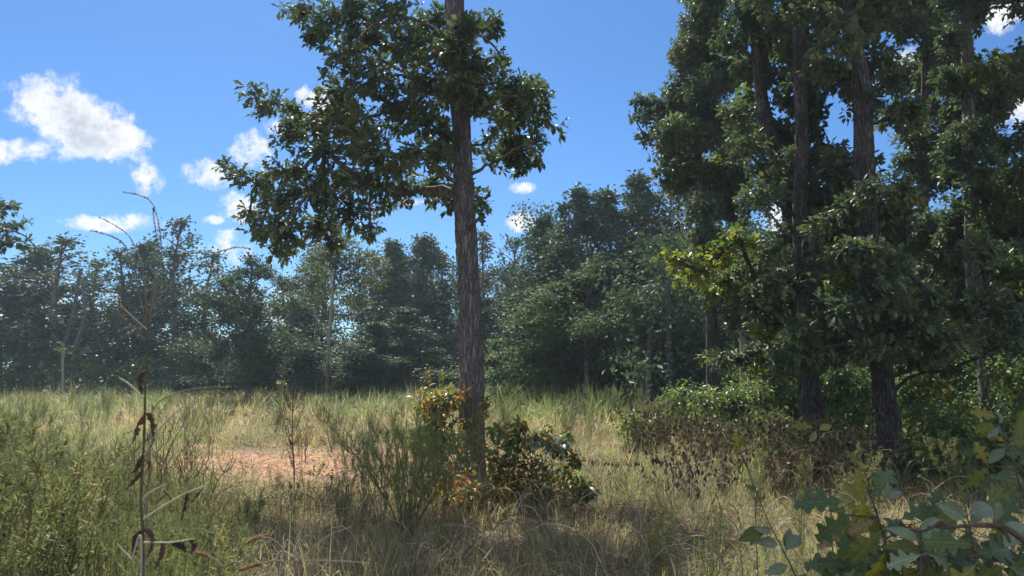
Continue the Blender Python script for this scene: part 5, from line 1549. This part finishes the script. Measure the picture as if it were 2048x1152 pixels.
sprig('oak_sapling', 'near sapling in the bottom right corner with pale bluish and olive leaves',
      [[(1845, 1200), (1843, 1140), (1842, 1080), (1840, 1050)], [(1960, 1190), (1950, 1120), (1940, 1060), (1930, 1010)], [(2040, 1180), (2020, 1120), (2000, 1080)]],
      [(1842, 1085, 140, 70, 'glauc', 'ov', 0, 35), (1842, 1085, 50, 80, 'glauc', 'ov', 0, 30), (1843, 1110, 200, 80, 'glauc', 'oak', -.1, 40), (1843, 1100, 340, 80, 'glauc', 'oak', 0, 50), (1935, 1040, 150, 80, 'glauc', 'ov', 0, 30), (1935, 1030, 20, 90, 'glauc', 'ov', 0, 40), (1940, 1050, 60, 60, 'glauc', 'ov', .1, 25), (1945, 1090, 170, 110, 'oak', 'oak', -.05, 35),
       (1950, 1110, 10, 120, 'oak', 'oak', -.1, 30), (1950, 1130, 215, 120, 'vine', 'oak', -.15, 35), (2005, 1100, 40, 110, 'glauc', 'br', -.05, 40), (2010, 1130, 200, 110, 'vine', 'oak', 0, 30), (2015, 1130, 330, 100, 'oak', 'oak', -.1, 30), (1930, 1015, 100, 60, 'vine', 'oak', .1, 30), (1900, 1060, 200, 80, 'oak', 'oak', .2, 50), (1985, 1060, 60, 90, 'oak', 'oak', .15, 45), (1970, 1020, 40, 80, 'vine', 'oak', .3, 45)] + fill(2, 64, 1840, 2120, 1040, 1190, ['oak', 'vine', 'vine', 'oak', 'oak_y']), 2.2)
sprig('grey_branch', 'bare grey bark branch curving in from the right edge over the sapling leaves',
      [[(2130, 1130), (2060, 1090), (2010, 1056), (1960, 1050), (1900, 1054), (1855, 1052)], [(2000, 1055), (2012, 1068), (2020, 1085)], [(1900, 1054), (1880, 1044), (1850, 1060), (1820, 1058)]], [(1990, 1045, 80, 50, 'glauc', 'ov', 0, 20)], 2.05, 'twig', 'branch', .009)
sprig('leafy_sprig', 'thin dark stem with narrow pale blue leaves, left of the near oak sapling',
      [[(1610, 1200), (1590, 1150), (1562, 1092), (1540, 1050), (1515, 990), (1480, 900)]],
      [(1545, 1065, 160, 40, 'glauc', 'ov', 0, 20), (1535, 1060, 195, 70, 'vine', 'ov', 0, 40), (1530, 1050, 230, 60, 'vine', 'ov', .05, 40), (1560, 1090, 170, 60, 'glauc', 'ov', 0, 35), (1570, 1100, 40, 66, 'glauc', 'ov', 0, 30), (1572, 1105, 70, 60, 'glauc', 'ov', .05, 30), (1580, 1130, 195, 60, 'glauc', 'br', 0, 40), (1510, 985, 140, 30, 'vine', 'ov', 0, 30)], 2.7, 'twig', 'sprig', .0028)
sprig('leafy_sprig', 'leafy twig leaning in at the right edge with yellow-green lobed leaves',
      [[(2075, 1100), (2050, 1000), (2030, 940), (2012, 880), (1995, 840)], [(2030, 940), (2000, 935), (1975, 925)]],
      [(1995, 835, 165, 60, 'oak_y', 'oak', 0, 30), (1990, 850, 200, 44, 'oak_y', 'oak', 0, 30), (1998, 850, 80, 36, 'glauc', 'ov', 0, 20), (1998, 855, 210, 40, 'glauc', 'ov', 0, 30), (2010, 885, 140, 56, 'oak_y', 'oak', 0, 30), (2015, 890, 20, 50, 'vine', 'oak', 0, 30), (2012, 895, 210, 60, 'glauc', 'br', .05, 60), (1975, 930, 120, 50, 'oak_y', 'oak', 0, 25), (1980, 935, 210, 60, 'oak_y', 'oak', 0, 35), (2035, 930, 30, 60, 'oak', 'oak', 0, 35), (2040, 970, 150, 60, 'oak', 'oak', 0, 40), (2030, 860, 60, 50, 'vine', 'oak', .1, 30)] + fill(3, 26, 1960, 2110, 850, 1010, ['oak', 'vine', 'oak_y', 'oak'], .05, .5, (36, 66)), 3.2, 'twig', 'sprig', .004)
sprig('leafy_sprig', 'small sprig with one folded pale leaf before the slim oak foot',
      [[(1660, 990), (1650, 930), (1640, 880), (1630, 852)]], [(1628, 855, 165, 44, 'oak_y', 'oak', 0, 30), (1632, 862, 240, 30, 'glauc', 'ov', 0, 20), (1636, 860, 20, 40, 'vine', 'ov', 0, 40)], 4.5, 'twig', 'sprig', .003)
sprig('leafy_sprig', 'single lobed yellow-green leaf on a thin stem over the withered brown weeds',
      [[(1510, 1010), (1500, 950), (1482, 905), (1478, 885)]], [(1480, 905, 100, 42, 'oak_y', 'oak', 0, 25), (1478, 895, 60, 30, 'vine', 'oak', 0, 25)], 4.6, 'twig', 'sprig', .0025)

# ------------------------------------------------------------------ the hazy summer air
def haze():
    g = Geo()
    v = np.array([(x, y, z) for x in (-430, 430) for y in (-170, 430) for z in (-1.6, 17)], float)
    t = np.array([(0, 1, 3), (0, 3, 2), (4, 6, 7), (4, 7, 5), (0, 4, 5), (0, 5, 1), (2, 3, 7), (2, 7, 6), (0, 2, 6), (0, 6, 4), (1, 5, 7), (1, 7, 3)])
    g.add(v, t)
    m = bpy.data.materials.new('summer_haze'); m.use_nodes = True
    n = NT(m.node_tree); n.n.clear()
    out = n.new('ShaderNodeOutputMaterial'); p = n.new('ShaderNodeVolumePrincipled')
    p.inputs['Color'].default_value = (0.66, 0.84, 1.0, 1)
    p.inputs['Density'].default_value = 0.0008
    p.inputs['Anisotropy'].default_value = 0.3
    n.l.new(p.outputs[0], out.inputs['Volume'])
    o = g.build('haze', m); tag(o, kind='stuff')
haze()
